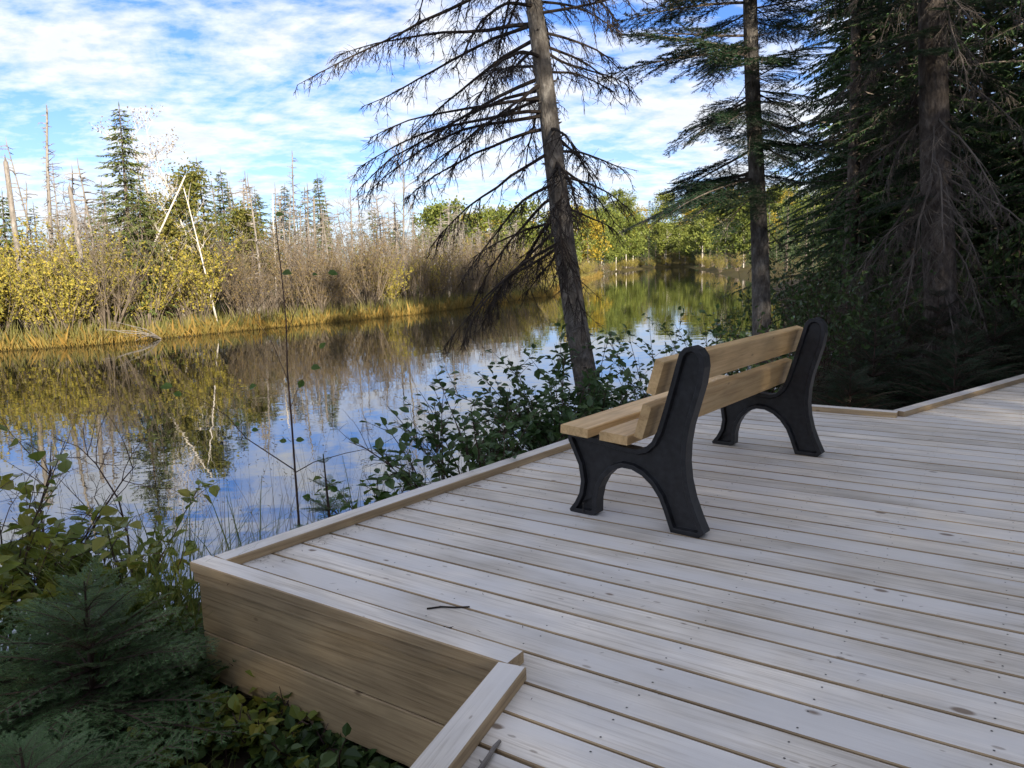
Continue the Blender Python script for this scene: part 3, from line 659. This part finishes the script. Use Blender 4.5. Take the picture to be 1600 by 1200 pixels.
def young_fir(x,y,h,rad,label,sprays,seed,group=None,levels=7,lean=(0,0)):
    g=rng(seed); z0=gz(x,y)-.03
    t=thing('young_fir',label,'fir',(x,y,z0),0,group); mb=MB(); mb.tube([(0,0,0),(lean[0]*h*.5,lean[1]*h*.5,h*.5),(lean[0]*h,lean[1]*h,h)],(.014,.009,.003),6); 
    needle_rows(mb,np.array([(lean[0]*h*q,lean[1]*h*q,h*q) for q in (.6,.8,1.0)]),.004,.02,.003,g,1); mb.build('stem',[M['stem'],sprays[0].materials[0]],t)
    for k in range(levels):
        u=k/(levels-1); z=h*(.10+.84*u); nb=8 if u<.8 else 5; a0=g.uniform(0,6.28)
        for b in range(nb):
            s=rad/.62*(1-.80*u)*g.uniform(.75,1.15)
            link('branch',sprays[int(g.integers(len(sprays)))],t,(lean[0]*z,lean[1]*z,z),(g.normal(0,.12),R(-6-22*u+g.normal(0,6)),a0+b*6.283/nb+g.normal(0,.2)),s)
    return t
for i,(x,y,h,r) in enumerate([(3.9,8.2,1.15,.8),(4.7,7.9,1.0,.8),(5.5,8.7,1.1,.8),(4.2,7.2,.75,.7),(6.2,9.2,1.0,.8),(3.3,7.4,.7,.6),(6.7,9.9,1.1,.8),(5.0,9.0,1.3,.9),(7.4,10.6,1.0,.8)]):
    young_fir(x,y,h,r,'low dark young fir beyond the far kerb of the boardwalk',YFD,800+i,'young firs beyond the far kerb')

# ------------------------------------------------------------------ near plants left of the deck
young_fir(-1.60,2.66,.64,.66,'blue green young fir standing by the skirt boards of the deck corner',YF,850,None,8,(.04,0))
young_fir(-1.42,2.0,.40,.50,'low spreading young fir, shortest of those below the deck corner',YF,851,None,6)
young_fir(-2.2,2.25,.52,.66,'broad young fir left of the one by the deck corner',YF,852,None,7)
young_fir(-.98,3.95,.78,.30,'slim young fir poking up behind the lakeside kerb',YF,853,None,6,(-.03,0))
def leaf_bush(name,label,x,y,h,stems,nleaf,size,mleaf,seed,spread=.5,group=None,clump=.0):
    """bush with sizeable separate leaves set alternately along arching stems"""
    g=rng(seed); z0=gz(x,y)-.04; t=thing(name,label,'bush',(x,y,z0),0,group); wd=MB(); fo=MB(); C=[];D=[]
    for i in range(stems):
        a=g.uniform(0,6.28); o=np.array([math.cos(a),math.sin(a),0]); hh=h*g.uniform(.55,1.05)
        P=curve(o*g.uniform(0,.12),o*g.uniform(.05,spread)+np.array([0,0,1.0]),hh,8,o*g.uniform(0,.6)+np.array([0,0,-.25]),.06,g)
        wd.tube(P,np.linspace(.006,.0018,9),4,0,False)
        def put(P,k,t0):
            for j in range(k):
                tt=t0+(1-t0)*(j+g.uniform(.2,.8))/k; c,d=along(P,tt); s=1 if j%2 else -1
                sd=nrm(np.cross(d,[0,0,1.0])+g.normal(0,.35,3))*s
                C.append(c+sd*.012); D.append(nrm(sd+d*.45+np.array([0,0,g.uniform(-.35,.2)])))
        put(P,nleaf,.30)
        for j in range(4):
            c,d=along(P,g.uniform(.3,.9)); Q=curve(c,d+g.normal(0,.6,3),hh*g.uniform(.15,.32),4,(0,0,.1),.08,g); wd.tube(Q,np.linspace(.003,.0013,5),3,0,False); put(Q,max(3,nleaf//2),.15)
    n=len(C); s=size*g.uniform(.55,1.15,n); fo.leaves(np.array(C),np.array(D),np.array([0,0,1.0])+g.normal(0,.35,(n,3)),s,s*.68,0,.35,True)
    wd.build('stems',M['stem'],t); fo.build('leaves',mleaf,t); return t
leaf_bush('alder_bush','dense dark green alder bush around the foot of the leaning spruce',.42,6.05,1.3,42,14,.08,M['alder'],900,.62)
leaf_bush('alder_bush','dark alder bush close behind the lakeside kerb and bench seat',.50,5.5,.75,40,13,.08,M['alder'],901,.6)
leaf_bush('alder_bush','tall loose alder shoots right of the leaning trunk, against the water',1.35,7.1,1.25,20,11,.075,M['alder'],902,.5)
leaf_bush('alder_bush','loose alder sprigs between the lakeside kerb and the slim young fir',-.25,5.05,1.08,15,9,.075,M['alder'],909,.6)
leaf_bush('alder_bush','few leafy shoots by the kerb just right of the bare-stemmed sapling',-.82,4.5,.95,7,7,.07,M['sapleaf'],911,.6)
leaf_bush('alder_bush','alder clump at the water side left of the dense bush',.02,5.75,.85,26,11,.085,M['alder'],910,.6)
leaf_bush('alder_bush','alder shoots behind the bench backrest near the straight fir',2.15,7.9,1.35,24,11,.075,M['alder'],903,.5)
leaf_bush('alder_bush','sparse low alder shoots spaced out along the lakeside kerb',-.45,4.72,1.0,11,8,.075,M['alder'],904,.55)
leaf_bush('alder_bush','leafy alder beside the foot of the straight fir',2.9,8.8,1.2,18,9,.08,M['under'],905,.6)
leaf_bush('bramble_bush','yellow green leafy bush at the shore behind the young firs',-2.35,3.2,1.05,30,10,.09,M['lightleaf'],906,.55)
leaf_bush('bramble_bush','yellowing leafy bush beside the deck corner and grass tuft',-1.80,3.3,.80,20,10,.075,M['lightleaf'],907,.55)
leaf_bush('bramble_bush','leafy bush with yellow lower leaves at the outer shore',-2.95,3.1,1.0,24,10,.09,M['lightleaf'],908,.55)
def ground_at(u,v):
    d=np.array(at(u,v,1.0))-np.array([0,0,CAM_H]); t=.5
    for k in range(400):
        q=d*t
        if q[2]+CAM_H<gz(q[0],q[1]): break
        t+=.02
    return q[0],q[1]
for i,(u,v) in enumerate([(380,1085),(450,1100),(520,1110),(560,1150),(480,1170),(400,1150),(610,1180),(350,1185),(585,1120),(430,1195),(330,1110),(530,1195),(640,1150),(300,1160)]):
    x,y=ground_at(u,v)
    leaf_bush('bramble_plant','low green bramble plant in the dark hollow below the skirt boards',x,y,.24,9,6,.06,M['lightleaf'] if i%4==1 else M['under'],920+i,1.3,'brambles below the skirt boards')

# the sapling: its leaves are parts of their own
def sapling():
    Y=4.35; base=np.array(at(466,800,Y)); gx,gy=base[0],base[1]; z0=gz(gx,gy)-.05
    t=thing('birch_sapling','thin bare-stemmed sapling with a few bright green leaves behind the kerb','sapling',(gx,gy,z0)); o=np.array([gx,gy,z0]); g=rng(41)
    def pp(l): return [np.array(at(u,v,Y+dy))-o for u,v,dy in l]
    mb=MB()
    def st(l,r0,r1):
        P=pp(l); mb.tube(P,np.linspace(r0,r1,len(P)),5)
    P0=[np.zeros(3)]+pp([(463,760,0),(461,735,0),(455,650,0),(449,580,.02),(447,500,.03),(440,430,.05),(434,380,.05),(430,338,.05)]); mb.tube(P0,np.linspace(.0075,.0018,len(P0)),6)
    st([(461,735,0),(420,708,-.05),(385,685,-.1),(355,650,-.15),(310,622,-.2),(272,606,-.25)],.004,.0012)
    st([(462,738,0),(490,722,.05),(540,708,.1),(590,698,.15),(622,680,.2)],.0035,.001)
    st([(452,600,0),(425,535,.05),(400,500,.1),(385,470,.12)],.0025,.001); st([(448,520,.03),(468,470,.1),(488,430,.12),(512,427,.14)],.002,.001)
    st([(453,640,0),(468,600,.05),(485,577,.08)],.002,.001); st([(455,690,0),(452,688,.02),(448,684,.04)],.002,.001)
    mb.build('stem',M['stem'],t)
    for (u,v,dy,s,ang) in [(430,336,.05,.05,.4),(441,426,.05,.065,.1),(512,426,.14,.06,.0),(488,429,.12,.03,.3),(270,604,-.25,.065,2.8),(284,618,-.22,.05,2.4),(486,574,.08,.06,.2),(473,593,.06,.055,-1.9),(462,688,.02,.05,.3),(448,690,.02,.045,2.6),(390,607,.0,.055,.9),(375,664,-.1,.04,2.7),(393,672,-.08,.04,.2),(500,545,.1,.05,1.2),(345,905,-.3,.07,.6),(318,915,-.3,.08,.5)][:14]:
        b=np.array(at(u,v,Y+dy))-o; lf=MB(); d=np.array([math.cos(ang),g.uniform(-.5,.2),math.sin(ang)*.6-.15])
        lf.leaves([b],[d],[(g.normal(0,.3),-.8,.7)],s,s*.72,0,.3,True); lf.build('leaf',M['sapleaf'],t)
sapling()
def bare_shoot(pts,Y,seed,label,twigs=9):
    g=rng(seed); P=[np.array(at(u,v,Y+.03*i)) for i,(u,v) in enumerate(pts)]; b=P[0].copy(); b[2]=gz(b[0],b[1])-.03
    t=thing('bare_shoot',label,'twig',tuple(b)); Q=np.array([p-b for p in [b]+P]); mb=MB(); mb.tube(Q,np.linspace(.0085,.0022,len(Q)),5)
    for i in range(twigs):
        c,d=along(Q,g.uniform(.25,1)); K=curve(c,d*.5+g.normal(0,.6,3)+np.array([0,0,.3]),g.uniform(.12,.38),5,g.normal(0,.5,3),.12,g); mb.tube(K,np.linspace(.003,.001,6),3,0,False)
        for j in range(3):
            c2,d2=along(K,g.uniform(.2,1)); mb.tube(curve(c2,d2+g.normal(0,.6,3),g.uniform(.04,.13),3,(0,0,0),.15,g),(.0018,.0014,.0011,.0008),3,0,False)
    mb.build('stem',M['stem'],t)
bare_shoot([(110,890),(138,840),(165,790),(192,750),(212,727)],3.6,51,'dark leafless shoot slanting up over the water',10)
bare_shoot([(40,900),(70,850),(62,790),(78,740),(80,690)],3.9,52,'thin leafless twig with curled side shoots',12)
bare_shoot([(8,930),(5,880),(2,840),(-4,800)],3.4,53,'thick leafless stem beside the outer yellow green bush',6)
bare_shoot([(205,890),(200,840),(185,780),(150,725),(125,700)],4.0,54,'fine leafless twig among the straw grass',12)
bare_shoot([(640,740),(600,720),(570,700),(545,690)],5.2,55,'curved leafless twig over the lakeside kerb',8)

# grasses (nobody could count the stems)
def grass(name,label,cat,spots,mat,seed,hmin,hmax,wid,lean=.25,seg=4,heads=False):
    g=rng(seed); mb=MB()
    for (x,y,n,rad) in spots:
        for i in range(n):
            a=g.uniform(0,6.28); rr=rad*math.sqrt(g.uniform()); px,py=x+rr*math.cos(a),y+rr*math.sin(a)
            h=g.uniform(hmin,hmax); ld=g.uniform(0,6.28); k=seg; bend=g.uniform(.2,1)*lean*h
            tt=np.linspace(0,1,k+1); P=np.column_stack([px+math.cos(ld)*bend*tt**2*1.5,py+math.sin(ld)*bend*tt**2*1.5,tt*h*(1-.12*lean*tt)])
            P[:,2]+=HC(px,py); w=wid*g.uniform(.6,1.3)*np.linspace(1,.15,k+1)[:,None]*.5; sv=np.array([math.sin(ld+g.normal(0,.6)),-math.cos(ld),0])
            V=np.stack([P-sv*w,P+sv*w],1).reshape(-1,3); F=[[2*j,2*j+1,2*j+3,2*j+2] for j in range(k)]
            mb.add(V,F)
            if heads:
                for q in range(4):
                    c=P[-1]-np.array([0,0,.02*q]); mb.leaves([c],[g.normal(0,.5,3)+np.array([0,0,.8])],[(1,0,0)],.022,.006)
    o=mb.build(name,mat); o['kind']='stuff'; o['label']=label; o['category']=cat; return o
_hc={}
def HC(x,y):
    k=(round(x*5),round(y*5))
    if k not in _hc: _hc[k]=gz(k[0]/5,k[1]/5)-.02
    return _hc[k]
g=rng(61); sp=[]
for i in range(34):
    s=i/33; c=np.array([-2.5,3.2])*(1-s)+np.array([.2,6.3])*s; sp.append((c[0]+g.normal(0,.15),c[1]+g.normal(0,.12),11,.22))
grass('straw_grass','thin straw coloured grass stems standing along the shore by the deck','grass',sp,M['drygrass'],62,.45,1.05,.0035,.25,5,True)
grass('green_grass','yellow green grass tufts at the deck corner and shore','grass',[(-1.50,3.12,230,.17),(-1.62,2.98,150,.15),(-1.35,3.45,50,.2),(-1.9,3.25,50,.2),(-.9,4.15,30,.2),(-.45,4.7,20,.2),(-2.6,2.9,50,.3)],M['grass'],63,.30,.75,.011,.7,5)
grass('hollow_grass','green grass blades in the hollow under the deck','grass',[(-.6,1.8,50,.45),(-1.0,2.2,40,.4),(-1.4,1.6,40,.5)],M['grass'],64,.10,.30,.005,.9,4)
def litter():
    g=rng(65); n=5200; x=g.uniform(-3.5,9,n); y=g.uniform(.2,14,n); P=np.column_stack([x,y]); d=sdf(P); k=d>.25; P=P[k]; Z=height(P)+.012; m=len(P)
    s=g.uniform(.03,.065,m); mb=MB(); mb.leaves(np.column_stack([P,Z]),np.column_stack([g.normal(0,1,(m,2)),g.normal(0,.2,m)]),np.tile([0,0,1.],(m,1))+g.normal(0,.3,(m,3)),s,s*.65,0,.3)
    o=mb.build('leaf_litter',M['litter']); o['kind']='stuff'; o['label']='brown fallen leaves on the dark forest floor'; o['category']='leaves'
litter()
# fallen twigs on the boards
def fallen(pts,r0,r1,label,mat,spurs=0,seed=0):
    g=rng(seed); c=np.array(at(*pts[0],1)); 
    def gp(u,v):
        d=np.array(at(u,v,1.0))-np.array([0,0,CAM_H]); return d*((r0-CAM_H)/d[2])+np.array([0,0,CAM_H])
    P=np.array([gp(u,v) for u,v in pts]); b=P[0].copy(); b[2]=0; mb=MB(); mb.tube(P-b,np.linspace(r0,r1,len(P)),6)
    for i in range(spurs):
        c,d=along(P-b,g.uniform(.1,1)); mb.tube([c,c+d*.012+np.array([g.normal(0,.006),g.normal(0,.006),.004])],(r1,.0008),4)
    o=mb.build('fallen_twig',mat); o.location=tuple(b); tag(o,label,'twig')
fallen([(667,951),(690,948),(712,949),(734,948)],.0032,.0026,'straight thin dark twig lying on the deck boards',M['twig_dark'],0,1)
fallen([(681,980),(692,982),(706,981)],.0026,.0016,'tiny knobbly dark twig on the deck near the straight twig',M['twig_dark'],12,2)
fallen([(748,1206),(762,1185),(772,1168),(781,1158)],.008,.005,'short thick grey stick beside the near kerb end',M['snag'],3,3)

# ------------------------------------------------------------------ left bank across the water
SHR=[]
for i in range(8):
    kind=['olive','olive','brown','brown','olive','mixed','bare','bare'][i]
    H=[3.0,2.6,3.2,2.8,2.2,2.9,3.3,2.7][i]
    wd,fo=shrub(1200+i,H*1.15,30 if kind!='bare' else 36,{'olive':11,'brown':7,'mixed':8,'bare':1}[kind],{'olive':.105,'brown':.085,'mixed':.10,'bare':.06}[kind],1.0,8,.011)
    SHR.append((wd.mesh('stems',[M['shrubtwig']]),fo.mesh('leaves',[M['olive'] if kind in('olive','mixed') else M['brownleaf']]),kind))
BANK=np.array([(-34,17),(-22,20.5),(-15.2,22.8),(-13.1,23.6),(-11.4,26),(-9.4,28.5),(-4.5,34.8),(-1.9,41),(2.6,51),(5.5,70),(12.5,112)],float)
_bs=np.concatenate([[0],np.cumsum(np.linalg.norm(np.diff(BANK,axis=0),axis=1))])
def bank_pt(s,off):
    """point s metres along the left bank, off metres inland"""
    i=int(np.clip(np.searchsorted(_bs,s,side='right')-1,0,len(BANK)-2)); d=BANK[i+1]-BANK[i]; d=d/np.linalg.norm(d)
    p=BANK[i]+d*(s-_bs[i]); return p+np.array([-d[1],d[0]])*off
LAB={'olive':'yellow olive leafy shrub in the thicket on the far bank','mixed':'yellow olive leafy shrub in the thicket on the far bank','brown':'brown thin-leaved shrub in the thicket on the far bank','bare':'bare purplish brown twiggy shrub in the thicket on the far bank'}
def bank_shrubs():
    g=rng(71)
    for row,(off,step) in enumerate([(1.9,1.25),(3.3,1.5),(5.2,1.9),(8,2.6),(12,3.6)]):
        s=8.0
        while s<(76 if row<3 else 66):
            p=bank_pt(s+g.normal(0,.3),off+g.normal(0,.4)); u=s/60
            w=[.36,.32,.02,.02,.14,.12,.01,.01] if s<27 else ([.04,.05,.24,.22,.03,.12,.16,.14] if s<50 else [.15,.15,.15,.15,.15,.15,.05,.05])
            i=int(g.choice(8,p=np.array(w)/sum(w))); wd,fo,k=SHR[i]
            place('bank_shrub',[('stems',wd),('leaves',fo)],LAB[k],'shrub',(p[0],p[1],gz(*p)-.05),g.uniform(0,6.28),g.uniform(.82,1.16)*(1 if row else .88)*(1.1 if s<28 else 1),{'olive':'olive shrubs on the far bank','mixed':'olive shrubs on the far bank','brown':'brown shrubs on the far bank','bare':'bare shrubs on the far bank'}[k])
            s+=step*g.uniform(.75,1.3)*(1+s/90)
bank_shrubs()
def marsh_edge():
    g=rng(72); mb=MB(); n=34000; s=g.uniform(6,135,n)**1.0; off=np.abs(g.normal(.1,.7,n))-.2; C=np.array([bank_pt(a,b) for a,b in zip(s,off)])
    Z=np.maximum(height(C),WZ)-.01; h=g.uniform(.10,.34,n)*(1+.8*(g.uniform(size=n)<.15)); D=np.column_stack([g.normal(0,.38,(n,2)),np.ones(n)])
    mb.leaves(np.column_stack([C,Z]),D,g.normal(0,1,(n,3)),h*1.15,h*.13,0,.2)
    o=mb.build('marsh_plants',M['marsh']); o['kind']='stuff'; o['label']='orange and yellow marsh plants fringing the far bank'; o['category']='plants'
    mb=MB(); n=14000; s=g.uniform(6,120,n); off=g.uniform(.0,2.4,n); C=np.array([bank_pt(a,b) for a,b in zip(s,off)]); Z=height(C)-.02; h=g.uniform(.35,.85,n)
    mb.leaves(np.column_stack([C,Z]),np.column_stack([g.normal(0,.25,(n,2)),np.ones(n)]),g.normal(0,1,(n,3)),h,.022,0,.1)
    o=mb.build('marsh_grass',M['sedge']); o['kind']='stuff'; o['label']='green sedge growing behind the orange fringe on the far bank'; o['category']='grass'
marsh_edge()
def top_h(u,v,Y):
    p=at(u,v,Y); return p
def on_bank(u,v,Y):
    """foot position and height for something whose top is seen at (u,v) at depth Y"""
    p=at(u,v,Y); z=gz(p[0],p[1])-.1; return p[0],p[1],z,p[2]-z
def bank_trees():
    g=rng(73)
    # living spruces
    for j,(u,v,Y,rw,lab) in enumerate([(182,163,29,1.25,'tall full green spruce standing above the thicket, tallest on the far bank'),(213,285,28,.8,'short green spruce close against the tallest spruce'),(345,265,38,.9,'narrow green spruce rising behind the birches'),(497,273,44,.75,'slender spire of a spruce, narrowest on the far bank'),(310,248,33,1.1,'yellowish green spruce just behind the leaning white birch'),(440,288,46,.9,'pale green spruce beside the tall thin snag'),(398,298,42,1.3,'bushy yellow green spruce between birches and thin snag'),(2,300,30,.9,'green spruce beside the thick broken trunk'),(620,345,52,1.2,'dark small spruce behind the drooping branches')]):
        x,y,z,h=on_bank(u,v,Y); fo,wd=conifer(1300+j,h,h*.12,rw*1.25,.22,2.4,.42,.17,.25,.7)
        place('bank_spruce',[('trunk',wd.mesh('trunk',[M['bark_dark']])),('crown',fo.mesh('crown',[M['spruce_sun']]))],lab,'tree',(x,y,z))
    # dead trunks
    for j,(u,v,Y,r,lean,st,sl,lab) in enumerate([(55,165,29,.13,(.02,0),70,.45,'tall grey snag bristling with short stub branches'),(14,252,27,.14,(.01,0),6,.3,'thick broken grey trunk without branches'),(28,222,31,.06,(-.06,0),26,.7,'thin bare snag with a crooked forked top'),(104,292,27,.12,(-.09,0),4,.2,'thick pale broken trunk leaning left with reddish foot'),(78,258,32,.06,(0,0),22,.5,'thin bare snag just right of the bristling snag'),(117,288,33,.06,(-.02,0),20,.5,'thin snag behind the leaning broken trunk'),(134,318,32,.05,(-.04,0),16,.5,'short thin snag with few stubs near the tallest spruce'),(157,308,30,.05,(.01,0),6,.2,'dark slim dead pole left of the tallest spruce'),(452,243,42,.10,(.01,0),60,.6,'tall thin snag with short whorled stubs near mid bank'),(381,300,40,.06,(0,0),10,.3,'slim dead pole behind the yellow green spruces'),(361,285,40,.06,(.03,0),8,.3,'dark slim pole right of the narrow spruce'),(484,312,40,.10,(0,0),8,.2,'stout pale stub trunk by the slender spire'),(413,308,44,.06,(0,0),10,.3,'short grey pole between two yellow green spruces'),(560,300,46,.07,(0,0),30,.6,'grey snag left of the drooping spruce branches'),(545,306,48,.05,(.01,0),20,.6,'thin grey snag in the far bank clearing')]):
        x,y,z,h=on_bank(u,v,Y); mb=snag(1400+j,h,r*.78,lean,st,sl,.35 if st>15 else .7); o=place('dead_snag',[('trunk',mb.mesh('trunk',[M['snag']],False))],lab,'snag',(x-lean[0]*h,y,z))
    # leaning and standing birches, bare crowns
    for j,(u0,v0,u1,v1,Y,r,lab) in enumerate([(238,385,291,275,28.6,.060,'white birch trunk leaning steeply to the right above the thicket'),(312,400,283,290,29,.040,'thin white birch stem leaning left with a broken top'),(318,440,308,385,33,.035,'short thin white birch stem low in the thicket'),(428,380,425,305,38,.06,'pale upright birch stump near the yellow green spruce')]):
        a=np.array(at(u0,v0,Y)); b=np.array(at(u1,v1,Y)); z=gz(a[0],a[1])-.1; d=b-a; foot=a-d*((a[2]-z)/d[2]) if abs(d[2])>.01 else a; foot[2]=z
        g2=rng(1500+j); L=np.linalg.norm(b-foot); P=curve((0,0,0),b-foot,L,7,(0,0,0),.02,g2); mb=MB(); mb.tube(P,np.linspace(r*.9,r*.45,8),8)
        for q in range(7):
            c,dd=along(P,g2.uniform(.5,1)); mb.tube(curve(c,dd+g2.normal(0,.7,3),g2.uniform(.3,.9),4,(0,0,.2),.15,g2),np.linspace(.014,.004,5),3,0,False)
        place('birch_tree',[('trunk',mb.mesh('trunk',[M['birch']],True))],lab,'birch',tuple(foot))
    for j,(u,v,Y,r,leafy,lab) in enumerate([(262,205,30,.07,1,'half bare birch with sparse orange leaves left of the leaning birch'),(300,215,31,.06,1,'pale forked birch crown with sparse leaves above the leaning trunk'),(622,228,40,.08,0,'bare grey spreading tree seen through the drooping branches'),(540,292,44,.07,0,'bare pale rounded tree on the mid bank'),(585,318,46,.06,0,'small bare tree beside the rounded bare one'),(700,330,52,.07,0,'bare tree beyond the leaning trunk on the far bank'),(520,300,46,.05,0,'thin bare tree by the slender spire')]):
        x,y,z,h=on_bank(u,v,Y); mb=bare_tree(1600+j,h,r,None,.75,3,14,(g.normal(0,.03),0),.25,.75)
        parts=[('trunk',mb.mesh('trunk',[M['birch'] if leafy else M['snag']]))]
        if leafy:
            gg=rng(1650+j); tp=np.array(mb.tips); n=380; lf=MB(); tp=tp[tp[:,2]>.35*h]; C=tp[gg.integers(0,len(tp),n)]+gg.normal(0,.05,(n,3)); lf.leaves(C,gg.normal(0,1,(n,3)),gg.normal(0,1,(n,3)),.08,.055); parts.append(('crown',lf.mesh('crown',[M['brownleaf']])))
        place('bare_tree',parts,lab,'tree',(x,y,z))
    # golden green broadleaf tree behind the birch
    for j,(u,v,Y,w,lab) in enumerate([(285,262,31,1.3,'green gold leafy tree behind the leaning birch'),(245,300,30,1.0,'green gold leafy tree at the foot of the half bare birch'),(375,330,36,1.2,'low green gold tree right of the birches')]):
        x,y,z,h=on_bank(u,v,Y); mb=bare_tree(1700+j,h*.9,.06,None,.7,2,12); lf=MB(); gg=rng(1750+j); n=6500
        k=34; cc=np.column_stack([gg.normal(0,w*.5,k),gg.normal(0,w*.5,k),h*gg.uniform(.35,.97,k)]); cc[:,:2]*=(1.25-cc[:,2:3]/h)
        idx=gg.integers(0,k,n); C=cc[idx]+gg.normal(0,.22,(n,3)); s=gg.uniform(.09,.16,n); lf.leaves(C,gg.normal(0,1,(n,3)),gg.normal(0,1,(n,3)),s,s*.65)
        place('leafy_tree',[('trunk',mb.mesh('trunk',[M['birch']])),('crown',lf.mesh('crown',[M['birchleaf']]))],lab,'tree',(x,y,z))
bank_trees()
# the wood further back on the left bank: small spruces, snags and bare trees
def back_wood():
    g=rng(74); SP=[]; SN=[]; BT=[]
    for i in range(4):
        fo,wd=conifer(1800+i,5.2,.5,[.8,1.0,.7,.9][i],.22,1.1,.4,.28,.35,.8); SP.append((wd.mesh('trunk',[M['bark_dark']]),fo.mesh('crown',[M['spruce_sun']])))
        SN.append(snag(1820+i,5.0,.06,(g.normal(0,.04),0),40,.55,.3).mesh('trunk',[M['snag']])); BT.append(bare_tree(1840+i,4.6,.05,None,.8,3,12).mesh('trunk',[M['snag']]))
    for i in range(310):
        s=g.uniform(4,125) if i<230 else g.uniform(6,70); off=g.uniform(7,30) if i<230 else g.uniform(4,13); p=bank_pt(s,off); q=g.uniform() if i<230 else .5; z=gz(*p)-.1; rz=g.uniform(0,6.28); sc=g.uniform(.75,1.3)
        if q<.36: wd,fo=SP[i%4]; place('bank_wood_spruce',[('trunk',wd),('crown',fo)],'small sunlit spruce in the thin wood behind the far bank thicket','tree',(p[0],p[1],z),rz,sc,'small spruces behind the thicket')
        elif q<.68: place('bank_wood_snag',[('trunk',SN[i%4])],'thin dead pole in the thin wood behind the far bank thicket','snag',(p[0],p[1],z),rz,sc,'dead poles behind the thicket')
        else: place('bank_wood_tree',[('trunk',BT[i%4])],'leafless grey tree in the thin wood behind the far bank thicket','tree',(p[0],p[1],z),rz,sc,'leafless trees behind the thicket')
back_wood()
# drift branch at the water edge
def drift():
    g=rng(75); p=bank_pt(_bs[4]-.6,-.25); t=thing('drift_branch','bleached forked branch lying over the water edge below the thicket','branch',(p[0],p[1],WZ)); mb=MB()
    for i in range(9):
        a=g.uniform(2.2,4.6); P=curve((0,0,.02),(math.cos(a),math.sin(a)*.6,g.uniform(.15,.7)),g.uniform(.8,2.2),6,(0,0,-.5),.12,g); mb.tube(P,np.linspace(.02,.005,7),4,0,False)
    mb.build('limbs',M['snag'],t)
drift()

# ------------------------------------------------------------------ far end of the lake: wooded slope
def far_slope():
    g=rng(91); V=[]
    for i in range(3):
        mb=bare_tree(1900+i,8,.10,None,.6,2,8); lf=MB(); n=1500; gg=rng(1910+i); k=30
        cc=np.column_stack([gg.normal(0,1.25,k),gg.normal(0,1.25,k),gg.uniform(3.0,9.4,k)]); cc[:,:2]*=np.sqrt(np.clip(1.3-((cc[:,2:3]-5.5)/4.2)**2,.1,2))
        C=cc[gg.integers(0,k,n)]+gg.normal(0,.45,(n,3)); s=gg.uniform(.28,.55,n); lf.leaves(C,gg.normal(0,1,(n,3)),gg.normal(0,1,(n,3)),s,s*.7)
        w=mb.mesh('trunk',[M['birch']]); V.append(('green',w,lf.mesh('crown',[M['aspen_green']]))); V.append(('gold',w,lf.mesh('crown',[M['aspen_gold']])))
    S=[]
    for i in range(3):
        fo,wd=conifer(1950+i,8,.4,1.7,.42,1.0,.3,.42,.25,.9); S.append((wd.mesh('trunk',[M['bark_dark']]),fo.mesh('crown',[M['slope_spruce']])))
    def ok(x,y):
        return float(sdf([(x,y)])[0])
    cnt=0
    for i in range(5200):
        y=120+170*g.uniform()**1.3; x=g.uniform(-.10*y,.44*y); d=ok(x,y)
        if d<1.5 or (x>LAKE[13][0] and y<170) : continue
        px=800+1202*x/y
        if px<640 or px>1330: continue
        if px<860 and g.uniform()<.6: continue
        if cnt>=520: break
        cnt+=1; z=gz(x,y)-.2; rz=g.uniform(0,6.28)
        if g.uniform()<(.72 if d<26 else .30):
            wd,fo=S[i%3]; place('slope_spruce',[('trunk',wd),('crown',fo)],'small dark spruce on the wooded slope at the far end of the lake','tree',(x,y,z),rz,g.uniform(.75,1.35),'spruces on the far slope')
        else:
            k,wd,fo=V[(i%3)*2+(1 if g.uniform()<.18 else 0)]
            place('slope_aspen',[('trunk',wd),('crown',fo)],'golden leaved tree on the slope at the far end of the lake' if k=='gold' else 'light green leafy tree on the slope at the far end of the lake','tree',(x,y,z),rz,g.uniform(.85,1.35),'golden trees on the far slope' if k=='gold' else 'green trees on the far slope')
    k=0
    for i in range(4000):
        y=g.uniform(95,232); x=g.uniform(.02*y,.30*y); d=ok(x,y)
        if not .4<d<4.5: continue
        k+=1
        if k>110: break
        wd,fo,kk=SHR[int(g.choice([0,1,2,4,5]))]; place('far_shrub',[('stems',wd),('leaves',fo)],'rounded shrub at the waterline towards the far end of the lake','shrub',(x,y,gz(x,y)-.05),g.uniform(0,6.28),g.uniform(.45,.8),'shrubs along the far waterline')
far_slope()

# needle litter gathered along the kerbs and in the joints of the deck
def needle_litter():
    g=rng(99); mb=MB(); n=1500; C=[]
    for i in range(n):
        if i%3==0: t,nn=g.uniform(-2.3,.9),g.uniform(-.5,8)
        elif i%3==1: nn=g.uniform(NB,NB+5); t=left_t(nn)+.09+abs(g.normal(0,.10))
        else: nn=g.uniform(NF,NB); t=left_t(nn)+.10+abs(g.normal(0,.06))
        if t<left_t(nn)+.1: continue
        q=tn(t,nn); C.append((q[0],q[1],.0035))
    C=np.array(C); m=len(C); mb.leaves(C,np.column_stack([g.normal(0,1,(m,2)),np.zeros(m)]),np.tile([0,0,1.],(m,1)),g.uniform(.012,.032,m),.0025,0,0)
    o=mb.build('needle_litter',M['litter']); o['kind']='stuff'; o['label']='brown needles scattered on the deck along the kerbs'; o['category']='litter'
needle_litter()
